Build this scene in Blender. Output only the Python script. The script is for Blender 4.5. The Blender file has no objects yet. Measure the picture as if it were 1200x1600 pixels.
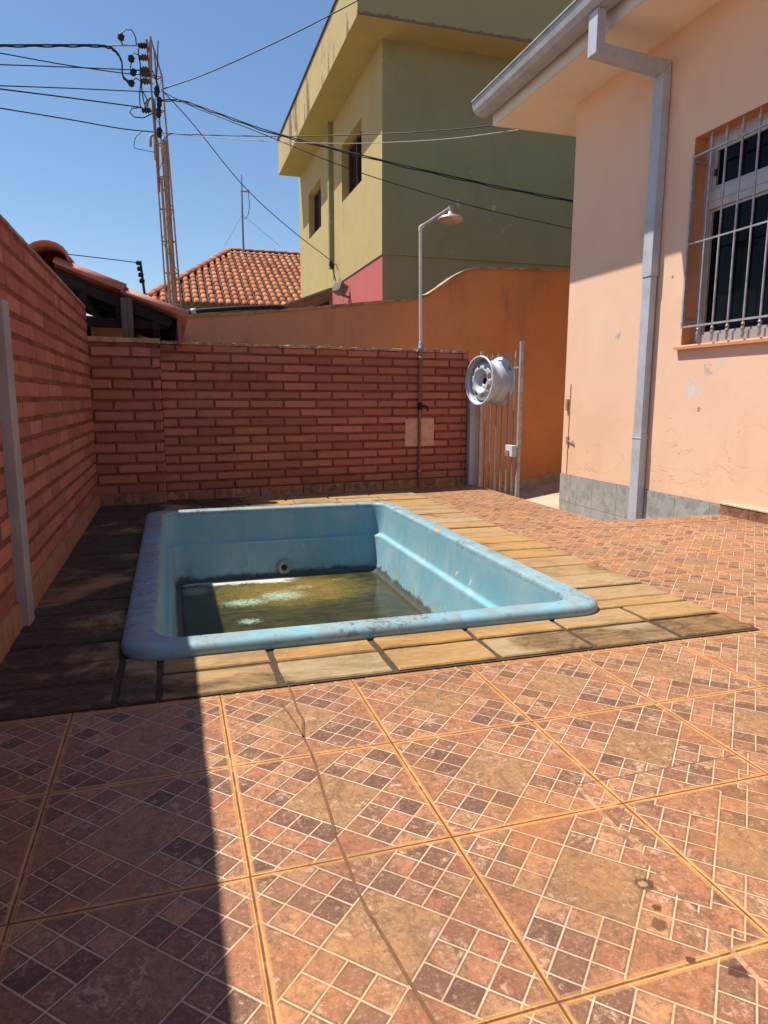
import bpy, bmesh, math, random
from mathutils import Vector, Matrix
rnd = random.Random(7)
sc = bpy.context.scene
col = sc.collection

# ------------------------------------------------------------------ camera
CAM = Vector((-0.0867, -0.9867, 0.7393))
F, PITCH, ROLL, YAW = 1075.0, 0.16468, 0.00214, 0.29818
fw = Vector((math.sin(YAW)*math.cos(PITCH), math.cos(YAW)*math.cos(PITCH), -math.sin(PITCH)))
r0 = Vector((math.cos(YAW), -math.sin(YAW), 0)); u0 = r0.cross(fw)
rt = r0*math.cos(ROLL)+u0*math.sin(ROLL); up = -r0*math.sin(ROLL)+u0*math.cos(ROLL)
cd = bpy.data.cameras.new('camera'); cam = bpy.data.objects.new('camera', cd); col.objects.link(cam)
cd.sensor_fit = 'VERTICAL'; cd.sensor_height = 36; cd.lens = F/1600*36
cd.clip_start = 0.02; cd.clip_end = 600
M = Matrix(((rt.x, up.x, -fw.x, CAM.x), (rt.y, up.y, -fw.y, CAM.y), (rt.z, up.z, -fw.z, CAM.z), (0, 0, 0, 1)))
cam.matrix_world = M
sc.camera = cam

# ------------------------------------------------------------------ world and sun
SUN = Vector((-0.408, 0.25, 1.0)).normalized()
elev = math.asin(SUN.z); azim = math.atan2(SUN.x, SUN.y)
w = bpy.data.worlds.new('World'); sc.world = w; w.use_nodes = True
nt = w.node_tree; bgd = nt.nodes['Background']
sky = nt.nodes.new('ShaderNodeTexSky'); sky.sky_type = 'NISHITA'; sky.sun_disc = False
sky.sun_elevation = elev; sky.sun_rotation = azim; sky.air_density = 1.1; sky.dust_density = 0.3; sky.ozone_density = 4.0
hs0 = nt.nodes.new('ShaderNodeHueSaturation'); hs0.inputs['Saturation'].default_value = 1.06; hs0.inputs['Value'].default_value = 1.08
nt.links.new(sky.outputs[0], hs0.inputs['Color']); nt.links.new(hs0.outputs[0], bgd.inputs[0]); bgd.inputs[1].default_value = 0.084
sd = bpy.data.lights.new('sun', 'SUN'); sd.energy = 5.0; sd.angle = math.radians(0.5); sd.color = (1.0, 0.94, 0.84)
so = bpy.data.objects.new('sun', sd); col.objects.link(so); so.location = (-4, 3, 9)
so.rotation_euler = SUN.to_track_quat('Z', 'Y').to_euler()
sc.view_settings.view_transform = 'Standard'; sc.view_settings.look = 'None'
sc.view_settings.exposure = 0.55; sc.view_settings.gamma = 1.0
sc.cycles.max_bounces = 6

# ------------------------------------------------------------------ helpers
def at(px, py, Y):                                   # world point where the sight line through a photo pixel crosses depth Y
    d = fw + rt*((px-600)/F) - up*((py-800)/F)
    return CAM + d*((Y-CAM.y)/d.y)

class MB:
    def __init__(s): s.v = []; s.f = []; s.sm = []
    def add(s, vs, fs, smooth=False):
        b = len(s.v); s.v += [tuple(v) for v in vs]
        for f in fs: s.f.append(tuple(i+b for i in f)); s.sm.append(smooth)
        return s
    def box(s, x0, y0, z0, x1, y1, z1):
        return s.hexa([(x0,y0,z0),(x1,y0,z0),(x1,y1,z0),(x0,y1,z0),(x0,y0,z1),(x1,y0,z1),(x1,y1,z1),(x0,y1,z1)])
    def hexa(s, p):
        return s.add(p, [(0,3,2,1),(4,5,6,7),(0,1,5,4),(1,2,6,5),(2,3,7,6),(3,0,4,7)])
    def bar(s, a, b, w_, h_, upv=(0,0,1)):           # rectangular bar from a to b
        a = Vector(a); b = Vector(b); d = (b-a).normalized(); uu = Vector(upv)
        if abs(d.dot(uu)) > .98: uu = Vector((0,1,0))
        sx = d.cross(uu).normalized()*w_/2; sy = sx.cross(d).normalized()*h_/2
        return s.hexa([a-sx-sy, a+sx-sy, a+sx+sy, a-sx+sy, b-sx-sy, b+sx-sy, b+sx+sy, b-sx+sy])
    def tube(s, pts, r, n=8, cap=True):
        pts = [Vector(p) for p in pts]; R = r if isinstance(r, (list, tuple)) else [r]*len(pts)
        rings = []; prev = None
        for i, p in enumerate(pts):
            d = (pts[min(i+1, len(pts)-1)]-pts[max(i-1, 0)]).normalized()
            if prev is None:
                a = Vector((0,0,1)) if abs(d.z) < .9 else Vector((1,0,0))
                x = d.cross(a).normalized()
            else: x = (prev-d*prev.dot(d)).normalized()
            prev = x; y = d.cross(x)
            rings.append([p+(x*math.cos(t)+y*math.sin(t))*R[i] for t in [2*math.pi*k/n for k in range(n)]])
        vs = [v for g in rings for v in g]; fs = []
        for i in range(len(pts)-1):
            for k in range(n):
                fs.append((i*n+k, i*n+(k+1) % n, (i+1)*n+(k+1) % n, (i+1)*n+k))
        s.add(vs, fs, True)
        if cap:
            s.add(rings[0], [tuple(range(n-1, -1, -1))]); s.add(rings[-1], [tuple(range(n))])
        return s
    def lathe(s, prof, o, ax, n=24, skip=None):      # prof: (radius, distance along ax)
        o = Vector(o); ax = Vector(ax).normalized()
        a = Vector((0,0,1)) if abs(ax.z) < .9 else Vector((1,0,0))
        x = ax.cross(a).normalized(); y = ax.cross(x); vs = []; fs = []
        for (r, t) in prof:
            for k in range(n):
                q = 2*math.pi*k/n; vs.append(o+ax*t+(x*math.cos(q)+y*math.sin(q))*r)
        for i in range(len(prof)-1):
            for k in range(n):
                if skip and skip(i, k): continue
                fs.append((i*n+k, i*n+(k+1) % n, (i+1)*n+(k+1) % n, (i+1)*n+k))
        return s.add(vs, fs, True)
    def prism(s, poly, n, d):                        # polygon (world points) extruded by vector n*d
        n = Vector(n)*d; a = [Vector(p) for p in poly]; b = [p+n for p in a]; m = len(a)
        fs = [tuple(range(m)), tuple(range(2*m-1, m-1, -1))]+[(i, i+m, (i+1) % m+m, (i+1) % m) for i in range(m)]
        return s.add(a+b, fs)

def mesh(name, mb, mat, parent=None, loc=None, bevel=0, sub=0, solid=0):
    """one mesh object; given world coordinates, stored relative to its own or its parent's origin"""
    if parent is not None: o0 = Vector(parent['_o']); here = Vector((0,0,0))
    else:
        if loc is None:
            xs = [v[0] for v in mb.v]; ys = [v[1] for v in mb.v]; zs = [v[2] for v in mb.v]
            loc = ((min(xs)+max(xs))/2, (min(ys)+max(ys))/2, min(zs))
        o0 = Vector(loc); here = o0
    me = bpy.data.meshes.new(name)
    me.from_pydata([tuple(Vector(v)-o0) for v in mb.v], [], mb.f)
    for p, sm in zip(me.polygons, mb.sm): p.use_smooth = sm
    bm = bmesh.new(); bm.from_mesh(me); bmesh.ops.recalc_face_normals(bm, faces=bm.faces); bm.to_mesh(me); bm.free()
    me.materials.append(mat)
    o = bpy.data.objects.new(name, me); col.objects.link(o)
    if parent is not None:
        o.parent = parent
    o.location = here
    o['_o'] = tuple(o0)
    if solid:
        m = o.modifiers.new('thickness', 'SOLIDIFY'); m.thickness = solid; m.offset = 0
    if bevel:
        m = o.modifiers.new('bevel', 'BEVEL'); m.width = bevel; m.segments = 2; m.limit_method = 'ANGLE'; m.angle_limit = math.radians(40)
    return o

def tag(o, label, cat, group=None):
    o['label'] = label; o['category'] = cat
    if group: o['group'] = group
    return o
def struct(o): o['kind'] = 'structure'; return o
def thing(name, loc, label, cat, group=None):
    o = bpy.data.objects.new(name, None); col.objects.link(o); o.location = loc; o['_o'] = tuple(loc)
    o.empty_display_size = .1
    return tag(o, label, cat, group)
def lab(o, s): o['label'] = s; return o

# ------------------------------------------------------------------ node helper: arithmetic on sockets
class S:
    def __init__(s, t, k): s.t = t; s.k = k
    def _m(s, op, *a):
        n = s.t.nodes.new('ShaderNodeMath'); n.operation = op
        for i, v in enumerate((s,)+a):
            if isinstance(v, S): s.t.links.new(v.k, n.inputs[i])
            else: n.inputs[i].default_value = v
        return S(s.t, n.outputs[0])
    def __add__(s, o): return s._m('ADD', o)
    def __sub__(s, o): return s._m('SUBTRACT', o)
    def __mul__(s, o): return s._m('MULTIPLY', o)
    __rmul__ = __mul__; __radd__ = __add__
    def __truediv__(s, o): return s._m('DIVIDE', o)
    def abs(s): return s._m('ABSOLUTE')
    def floor(s): return s._m('FLOOR')
    def fract(s): return s._m('FRACT')
    def min(s, o): return s._m('MINIMUM', o)
    def max(s, o): return s._m('MAXIMUM', o)
    def lt(s, o): return s._m('LESS_THAN', o)
    def gt(s, o): return s._m('GREATER_THAN', o)
    def pw(s, o): return s._m('POWER', o)
    def inv(s): return (s*-1.0)+1.0
    def ramp(s, a, b):                                # 0 below a, 1 above b
        n = s.t.nodes.new('ShaderNodeMapRange'); n.clamp = True; n.interpolation_type = 'SMOOTHSTEP'
        s.t.links.new(s.k, n.inputs[0]); n.inputs[1].default_value = a; n.inputs[2].default_value = b
        return S(s.t, n.outputs[0])

class Mat:
    def __init__(s, name, rough=.8, metal=0, spec=.3):
        s.m = bpy.data.materials.new(name); s.m.use_nodes = True; s.t = s.m.node_tree
        s.b = s.t.nodes['Principled BSDF']; s.b.inputs['Roughness'].default_value = rough
        s.b.inputs['Metallic'].default_value = metal; s.b.inputs['Specular IOR Level'].default_value = spec
        g = s.t.nodes.new('ShaderNodeNewGeometry'); s.geo = g; s.pos = g.outputs['Position']
        x = s.t.nodes.new('ShaderNodeSeparateXYZ'); s.t.links.new(s.pos, x.inputs[0])
        s.x, s.y, s.z = [S(s.t, o) for o in x.outputs]
    def vec(s, x, y, z):
        n = s.t.nodes.new('ShaderNodeCombineXYZ')
        for i, v in enumerate((x, y, z)):
            if isinstance(v, S): s.t.links.new(v.k, n.inputs[i])
            else: n.inputs[i].default_value = v
        return n.outputs[0]
    def noise(s, scale, det=4, rough=.6, stretch=None, dist=0, off=0):
        n = s.t.nodes.new('ShaderNodeTexNoise'); n.inputs['Scale'].default_value = scale
        n.inputs['Detail'].default_value = det; n.inputs['Roughness'].default_value = rough; n.inputs['Distortion'].default_value = dist
        st = stretch or (1, 1, 1)
        s.t.links.new(s.vec(s.x*st[0]+off, s.y*st[1]+off*.7, s.z*st[2]), n.inputs['Vector'])
        return S(s.t, n.outputs['Fac'])
    def white(s, v):
        n = s.t.nodes.new('ShaderNodeTexWhiteNoise'); n.noise_dimensions = '3D'; s.t.links.new(v, n.inputs['Vector'])
        return S(s.t, n.outputs['Value'])
    def island(s): return S(s.t, s.geo.outputs['Random Per Island'])
    def col(s, c): 
        n = s.t.nodes.new('ShaderNodeRGB'); n.outputs[0].default_value = (*c, 1); return n.outputs[0]
    def mix(s, f, a, b, mode='MIX'):
        n = s.t.nodes.new('ShaderNodeMix'); n.data_type = 'RGBA'; n.blend_type = mode
        for i, v in ((0, f), (6, a), (7, b)):
            if isinstance(v, S): s.t.links.new(v.k, n.inputs[i])
            elif isinstance(v, (tuple, list)): n.inputs[i].default_value = (*v, 1)
            elif isinstance(v, (int, float)): n.inputs[i].default_value = v
            else: s.t.links.new(v, n.inputs[i])
        return n.outputs[2]
    def mixf(s, f, a, b): return f*b+f.inv()*a
    def base(s, c):
        if isinstance(c, tuple): s.b.inputs['Base Color'].default_value = (*c, 1)
        else:
            k = getattr(s, 'tone', None)
            if k: c = s.mix(1.0, c, k, 'MULTIPLY')
            s.t.links.new(c, s.b.inputs['Base Color'])
        return s
    def rough(s, r): s.t.links.new(r.k, s.b.inputs['Roughness']); return s
    def bump(s, h, strength=.3, dist=.01):
        n = s.t.nodes.new('ShaderNodeBump'); n.inputs['Strength'].default_value = strength; n.inputs['Distance'].default_value = dist
        s.t.links.new(h.k, n.inputs['Height']); s.t.links.new(n.outputs[0], s.b.inputs['Normal']); return s

def plain(name, c, rough=.6, metal=0, var=.18, scale=6, spec=.3, c2=None, bump=0, bs=60, streak=None):
    m = Mat(name, rough, metal, spec)
    d = c2 or tuple(v*(1-var*2) for v in c)
    b = m.mix(m.noise(scale, 5, .65, streak).ramp(.35, .75), c, d)
    m.base(b)
    if bump: m.bump(m.noise(bs, 4, .6), bump, .01)
    return m.m

# ---- mosaic floor tile: 34 cm tiles printed with a diamond field of small squares
T = 0.34
def mosaic(name, a, b, patch=False, dirt=1.0, sat=1.0):
    m = Mat(name, .5, 0, .3)
    A = {'x': m.x, 'y': m.y, 'z': m.z}
    wob = m.noise(9, 2, .5)*.006
    px = A[a]/T+wob; py = A[b]/T+wob
    tx = px.floor(); ty = py.floor(); gx = px-tx-.5; gy = py-ty-.5
    edge = (gx.abs().max(gy.abs())*-1)+.5
    fx, fy = gx, gy
    if patch:
        xb = (py-.23)*.055+1.857                       # slanted cut line of the relaid tiles
        ins = px.gt(xb)*py.lt(.235)*py.gt(-6.0)*px.lt(3.2)
        sx = px+ins*.12; sy = py+ins*.06
        fx = (sx-sx.floor())-.5; fy = (sy-sy.floor())-.5
    u = fx+fy; v = fx-fy; U = u.abs(); V = v.abs()
    mx = U.max(V); mn = U.min(V)
    big = mx.lt(.28); tri = mn.gt(.28); small = (big+tri).lt(.5)
    k = .187
    ku = (u/k+.5).floor(); kv = (v/k+.5).floor()
    dg = ((u/k).fract()-.5).abs().min(((v/k).fract()-.5).abs())*k
    d = (mx-.28).abs().min((mn-.28).abs()+big*1.0)
    d = d.min(dg+(small.inv())*1.0)
    n2_ = m.noise(60, 3, .6)
    line = (d+(n2_-.5)*.006).ramp(.0032, .0082).inv()
    shade = d.ramp(.010, .022).inv()
    idv = m.vec(tx*3.1+ku*small+u.gt(0)*tri*7.3, ty*5.7+kv*small+v.gt(0)*tri*3.1, small*1.0+big*4.0)
    r = m.white(idv)
    r2 = m.white(m.vec(tx, ty, 3.3)); r2_ = (r*5.9).fract()*.8+.4
    n1 = m.noise(16, 6, .72, dist=.6); n2 = m.noise(70, 5, .75, dist=.4); n3 = m.noise(3.2, 4, .6, dist=.8)
    c = m.mix(r.ramp(.0, 1.0), (.105, .056, .045), (.42, .20, .115))
    c = m.mix(r.gt(.75)*.7, c, (.42, .235, .125)); c = m.mix((r*13.7).fract().gt(.78)*.6, c, (.36, .135, .075))
    c = m.mix(big*.9, c, m.mix(r2*.6, (.35, .205, .10), (.28, .155, .075)))
    c = m.mix(tri*.9, c, m.mix(r, (.36, .16, .08), (.29, .125, .07)))
    c = m.mix(n1.ramp(.38, .68)*.6, c, (.165, .09, .058)); c = m.mix(m.noise(28, 6, .8, dist=1.5, off=7).ramp(.50, .66)*.34*r2_, c, (.52, .31, .21)); c = m.mix(m.noise(19, 8, .82, (1.6, .8, 1), 1.0, off=15).ramp(.47, .60)*.6, c, (.15, .078, .052))
    c = m.mix((m.noise(48, 8, .85, dist=1.6, off=21)*n1).ramp(.275, .36)*.55, c, (.64, .46, .34)); c = m.mix(m.noise(45, 5, .8, (1, 1, 1), 1.2, off=11).ramp(.55, .66)*.4, c, (.12, .075, .055))
    c = m.mix(n2.ramp(.36, .50).inv()*.62, c, (.12, .068, .046)); c = m.mix(m.noise(130, 4, .7, off=17).ramp(.52, .68)*.30, c, (.60, .40, .27)); c = m.mix(big*m.noise(30, 7, .8, dist=1.0, off=31).ramp(.48, .62)*.5, c, (.17, .12, .075))
    c = m.mix(n3.ramp(.52, .72)*.45*dirt, c, (.36, .165, .06))
    c = m.mix(shade*.6*n1.ramp(.3, .6), c, (.085, .05, .035))
    gl = m.mix(n3.ramp(.4, .6), (.58, .46, .36), (.56, .39, .24))
    c = m.mix(line*(n1.ramp(.25, .55)*.45+.45)*(1.0 if b == 'y' else .35), c, gl)
    jn = edge.ramp(.011, .016).inv(); jc = edge.ramp(.003, .008).inv()
    jn2 = edge.ramp(.018, .03).inv()
    c = m.mix(jn2*.45, c, (.56, .30, .11))
    c = m.mix(jn, c, m.mix(n1.ramp(.35, .65), (.58, .32, .13), (.42, .21, .08)))
    c = m.mix(jc*n1.ramp(.2, .5)*.9, c, (.075, .032, .015))
    hh = line*-.5+jn*-1.0+n2*.5+n1*.3
    if patch:
        e1 = (px-xb).abs().ramp(.008, .016).inv()*py.lt(.235)
        e2 = (py-.235).abs().ramp(.003, .007).inv()*px.gt(1.857)*px.lt(3.0)
        c = m.mix(e1*.85, c, m.mix(n1.ramp(.4, .6), (.50, .30, .20), (.16, .09, .06)))
        c = m.mix(e2*.85, c, (.10, .06, .045))
        # broken chip and small dark spots
        def spot(cx, cy, rr, cc, f=.9):
            nonlocal c
            q = ((px-cx)*(px-cx)+(py-cy)*(py-cy)).pw(.5)+(n1-.5)*.12
            c = m.mix(q.ramp(rr*.7, rr).inv()*f, c, cc)
        spot(1.70, -.57, .055, (.09, .04, .02)); spot(1.695, -.565, .03, (.40, .26, .17), .8)
        spot(1.66, -.70, .02, (.10, .04, .015)); spot(1.60, -.79, .03, (.12, .06, .03)); spot(1.74, -1.09, .03, (.07, .03, .02)); spot(1.60, -.98, .015, (.07, .03, .02))
        # long meandering stain where water runs off the pool edge
    c = m.mix(m.noise(1.1, 5, .65, dist=1.2, off=4.0).ramp(.5, .72)*.35*dirt, c, (.11, .062, .045))
    m.tone = (1.10, 1.02, .91); m.base(c); m.rough(n2*.35+.32); m.bump(hh, .45, .004)
    return m.m

MOS = mosaic('mosaic_floor_tile', 'x', 'y', True)
MOSX = mosaic('mosaic_skirting_x', 'x', 'z', dirt=1.4)
MOSY = mosaic('mosaic_skirting_y', 'y', 'z', dirt=1.4)

def stone_mat():
    m = Mat('sandstone_paving', .85, 0, .2)
    i = m.island()
    lay = m.noise(14, 6, .7, (.6, 1.7, 1), 1.6); g = m.noise(55, 5, .75); big = m.noise(2.6, 5, .65, dist=.8, off=2.0)
    c = m.mix(i, (.50, .285, .10), (.44, .30, .16))
    c = m.mix((i*7.31).fract().ramp(.6, .9)*.6, c, (.42, .36, .24))
    c = m.mix(lay.ramp(.40, .66)*.6, c, (.30, .18, .085)); c = m.mix(m.noise(4.5, 5, .7, (.5, 1.8, 1), .8, off=6).ramp(.5, .68)*.55, c, (.22, .135, .07))
    c = m.mix(g.ramp(.56, .72)*.4, c, (.62, .47, .27))
    rowd = (m.y-.775).abs().ramp(.02, .12).inv()*m.x.ramp(.75, .9)    # the outer row of slabs by the corner is mossy
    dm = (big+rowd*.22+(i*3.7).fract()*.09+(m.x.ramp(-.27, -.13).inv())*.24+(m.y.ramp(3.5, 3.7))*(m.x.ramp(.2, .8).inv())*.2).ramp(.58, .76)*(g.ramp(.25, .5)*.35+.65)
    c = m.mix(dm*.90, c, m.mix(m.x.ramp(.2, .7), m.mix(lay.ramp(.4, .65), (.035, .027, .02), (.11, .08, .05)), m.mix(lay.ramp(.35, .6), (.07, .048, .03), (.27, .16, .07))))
    m.tone = (.80, .78, .74); m.base(c); m.bump(lay*1.0+g*.6, .55, .006)
    return m.m
STONE = stone_mat()

def brick_mat(name, stain=1.0):
    m = Mat(name, .8, 0, .25)
    i = m.island(); n = m.noise(22, 5, .7, dist=.5); g = m.noise(120, 3, .6); big = m.noise(2.0, 5, .65, dist=.6)
    c = m.mix(i, (.42, .165, .12), (.29, .10, .075))
    c = m.mix((i*5.3).fract().ramp(.7, 1)*.28, c, (.44, .17, .06)); c = m.mix((i*9.1).fract().ramp(.8, 1)*.5, c, (.22, .07, .055))
    c = m.mix(n.ramp(.45, .75)*.4, c, (.22, .065, .04))
    c = m.mix(g.ramp(.62, .8)*.25, c, (.52, .26, .19))
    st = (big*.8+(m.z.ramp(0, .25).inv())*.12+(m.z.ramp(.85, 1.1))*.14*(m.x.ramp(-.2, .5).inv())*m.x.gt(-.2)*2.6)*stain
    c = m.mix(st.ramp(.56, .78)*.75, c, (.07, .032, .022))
    m.tone = (1.12, 1.05, 1.0); m.base(c); m.bump(n+g*.4, .4, .006)
    return m.m
BRICK = brick_mat('painted_brick')
MORTAR = plain('dark_mortar', (.25, .075, .045), .9, scale=9, var=.25, bump=.5, bs=80)
COPE = plain('mortar_coping', (.52, .32, .17), .9, scale=14, c2=(.14, .085, .05), bump=.6, bs=90)
COPE2 = plain('plaster_coping', (.46, .30, .17), .9, scale=10, c2=(.20, .12, .07), bump=.5, bs=60)

def plaster(name, c1, c2, dirtc=None, bs=.35, gran=140, streak=.35, left=None, chips=None):
    m = Mat(name, .85, 0, .2)
    c = m.mix(m.noise(1.4, 5, .6, dist=.5).ramp(.35, .7), c1, c2)
    if left: c = m.mix((m.x+(m.noise(2, 3)-.5)*1.2).ramp(.8, 3.4).inv()*.75, c, left)
    if dirtc: c = m.mix(m.noise(3.0, 6, .7, (1.6, 1.6, .28), .4, off=3).ramp(.52, .74)*streak, c, dirtc)
    g = m.noise(gran, 3, .6)
    c = m.mix(g.ramp(.55, .75)*.12, c, tuple(v*.55 for v in c1))
    if chips: c = m.mix((m.noise(5.5, 3, .55, (1, 1, .8), .4, off=13)*.8+m.noise(1.0, 2, off=5)*.4).gt(.765)*.7, c, chips); c = m.mix(m.noise(.55, 4, .6, (1, 1, 1), .6, off=2).ramp(.45, .65)*.3, c, dirtc)
    m.base(c); m.bump(g+m.noise(25, 4, .6)*.6, bs, .006)
    return m.m
ORANGE = plaster('orange_render', (.70, .27, .095), (.60, .235, .09), (.34, .17, .10), 1.0, 60, .6, (.52, .27, .165))
OLIVE = plaster('olive_render', (.275, .285, .145), (.245, .265, .135), (.23, .19, .12), .2, 120, .5, None, (.42, .42, .34))
OLIVE2 = plaster('pale_olive_render', (.275, .29, .155), (.25, .28, .16), (.29, .20, .14), .2, 120, .6, None, (.42, .42, .34))
YELLOW = plaster('yellow_render', (.46, .36, .165), (.42, .33, .155), (.30, .22, .10), .25, 120, .5)
PINK = plaster('pink_render', (.47, .12, .12), (.42, .12, .12), (.55, .23, .22), .4, 70, .7)
FARYEL = plaster('far_yellow_render', (.62, .40, .09), (.56, .36, .09), None, .1, 60)
WHITE = plain('white_eave_paint', (.72, .70, .68), .7, scale=5, var=.05)
SOFF = plain('soffit_paint', (.85, .73, .60), .8, scale=3, var=.03)
GUT = plain('grey_gutter_paint', (.40, .42, .45), .5, scale=8, var=.12)
PIPEG = plain('blue_grey_pipe_paint', (.44, .47, .53), .45, scale=7, var=.1)

def peach():
    m = Mat('peach_render', .8, 0, .25)
    n = m.noise(1.3, 5, .6, dist=.4)
    c = m.mix(n.ramp(.35, .7), (.81, .54, .378), (.77, .495, .34))
    c = m.mix((m.noise(5, 5, .6, (1, 1, .5))+m.z.ramp(.0, .7).inv()*.16).ramp(.56, .8)*.28, c, (.68, .37, .25))
    def chip(Y, Z, r, cc, th=.52, f=1.0):
        nonlocal c
        q = ((m.y-Y)*(m.y-Y)+(m.z-Z)*(m.z-Z)).pw(.5)/r
        k = (m.noise(38, 4, .65, off=Y*3)-q*.30).gt(th-.14)
        c = m.mix(k*f*q.lt(1.0), c, cc)
    chip(3.78, 1.22, .06, (.42, .40, .37), .50); chip(3.62, 1.33, .03, (.60, .58, .55), .5)
    chip(2.93, .80, .10, (.62, .60, .57), .49); chip(2.80, .93, .06, (.50, .42, .36), .50); chip(2.70, .98, .05, (.60, .57, .53), .5)
    chip(2.86, .66, .03, (.35, .25, .2), .46); chip(3.20, 1.57, .015, (.30, .22, .2), .42); chip(3.24, 1.66, .06, (.52, .56, .40), .5, .5)
    cr = ((m.noise(2.6, 4, .55, (1, .6, 1.6), .6)-.5).abs()).ramp(.0025, .006).inv()*m.z.ramp(.45, .75).inv()
    c = m.mix(cr*.35, c, (.45, .22, .14))
    g = m.noise(160, 3, .6)
    m.tone = (.98, .98, .98); m.base(c); m.bump(g*.5+m.noise(9, 4, .6)*1.2+cr*-.6, .22, .006)
    return m.m
PEACH = peach()
REVEAL = plain('orange_reveal_paint', (.60, .27, .13), .8, scale=4, var=.06)

def greytile():
    m = Mat('grey_stone_tile', .45, 0, .3)
    v = m.t.nodes.new('ShaderNodeTexVoronoi'); v.inputs['Scale'].default_value = 17; m.t.links.new(m.vec(m.y, m.z, 0), v.inputs['Vector'])
    v2 = m.t.nodes.new('ShaderNodeTexVoronoi'); v2.feature = 'DISTANCE_TO_EDGE'; v2.inputs['Scale'].default_value = 17; m.t.links.new(m.vec(m.y, m.z, 0), v2.inputs['Vector'])
    x = m.t.nodes.new('ShaderNodeSeparateXYZ'); m.t.links.new(v.outputs['Color'], x.inputs[0]); r = S(m.t, x.outputs[0])
    c = m.mix(r, (.24, .25, .24), (.36, .37, .355)); e = S(m.t, v2.outputs['Distance']).ramp(.01, .05).inv()
    c = m.mix(e*.5, c, (.44, .43, .40))
    ty = ((m.y/.335).fract()-.5).abs(); tz = (((m.z-.062)/.25).fract()-.5).abs()
    j = ty.max(tz).ramp(.488, .494)
    c = m.mix(j*.8, c, (.13, .12, .11)); c = m.mix(m.noise(6, 5, .6).ramp(.45, .75)*.35, c, (.20, .19, .17))
    m.base(c); m.bump(e*-.4+j*-1, .2, .004); return m.m
GREYT = greytile()
CONC = plain('pale_concrete', (.48, .38, .28), .9, scale=4, c2=(.34, .25, .18), bump=.4)
SOIL = plain('dry_ground', (.30, .22, .15), .95, scale=.5, c2=(.18, .13, .09), bump=.5, bs=8)

def pool_mat():
    m = Mat('weathered_blue_fibreglass', .42, 0, .35)
    n = m.noise(4, 5, .65, dist=.6); s_ = m.noise(5, 5, .65, (2.2, 2.2, .35), off=1.5); g = m.noise(60, 4, .7)
    c = m.mix(n.ramp(.35, .7), (.19, .42, .51), (.29, .46, .53))
    c = m.mix(s_.ramp(.50, .72)*m.z.lt(.0)*.55, c, (.42, .50, .48))
    c = m.mix((m.noise(9, 6, .75, (1.5, 1.5, .5), off=5)+m.z.ramp(-.40, -.2).inv()*.2).ramp(.60, .74)*.5*m.z.lt(.02), c, (.25, .30, .22))
    top = m.z.gt(.02)
    c = m.mix(m.noise(8, 6, .75, dist=.8, off=9).ramp(.38, .58)*top*.85, c, (.26, .33, .35))
    c = m.mix((g*.6+m.noise(11, 5, .7, dist=1.)*.5).ramp(.56, .66)*top*m.noise(2.3, 4, .6).ramp(.38, .56)*.85, c, (.13, .13, .14))
    c = m.mix((m.noise(7, 3, .5, (1, 1, 1), .3, off=12)).ramp(.66, .69)*m.z.gt(.035)*.9, c, (.55, .34, .17))
    # scum line just above the floor
    c = m.mix((m.z+(m.noise(12, 5, .7)-.5)*.09).ramp(-.375, -.345).inv()*.92, c, (.045, .043, .025))
    # worn pale flakes
    fl = m.noise(13, 3, .5, (1, 1, 1), .5, off=20).ramp(.715, .725)
    c = m.mix(fl*.8*m.z.gt(-.3), c, (.66, .66, .58))
    m.tone = (.92, .92, .91); m.base(c); m.rough(n*.3+.3); m.bump(g*.3+n*.8, .15, .006); return m.m
POOL = pool_mat()
def poolfloor():
    m = Mat('mossy_pool_bottom', .8, 0, .2)
    n = m.noise(7, 6, .72, (1, 2.2, 1), .8); f = m.noise(34, 5, .75, (1, 1.8, 1)); far = m.y.ramp(2.2, 3.25)
    c = m.mix(n.ramp(.4, .65), (.075, .07, .022), (.17, .15, .035))
    c = m.mix((n*.7+f*.5+far*.16).ramp(.66, .78), c, (.20, .17, .045))
    c = m.mix((n*.6+f*.6-m.x*.05).ramp(.62, .68)*.9, c, (.42, .60, .48))
    c = m.mix((m.y+(f-.5)*.25+(n-.5)*.3-m.x*.06).ramp(3.08, 3.16)*m.x.ramp(.45, .85).inv(), c, (.58, .60, .52))
    m.base(c); m.bump(f, .6, .01); return m.m
PFLOOR = poolfloor()
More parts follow.
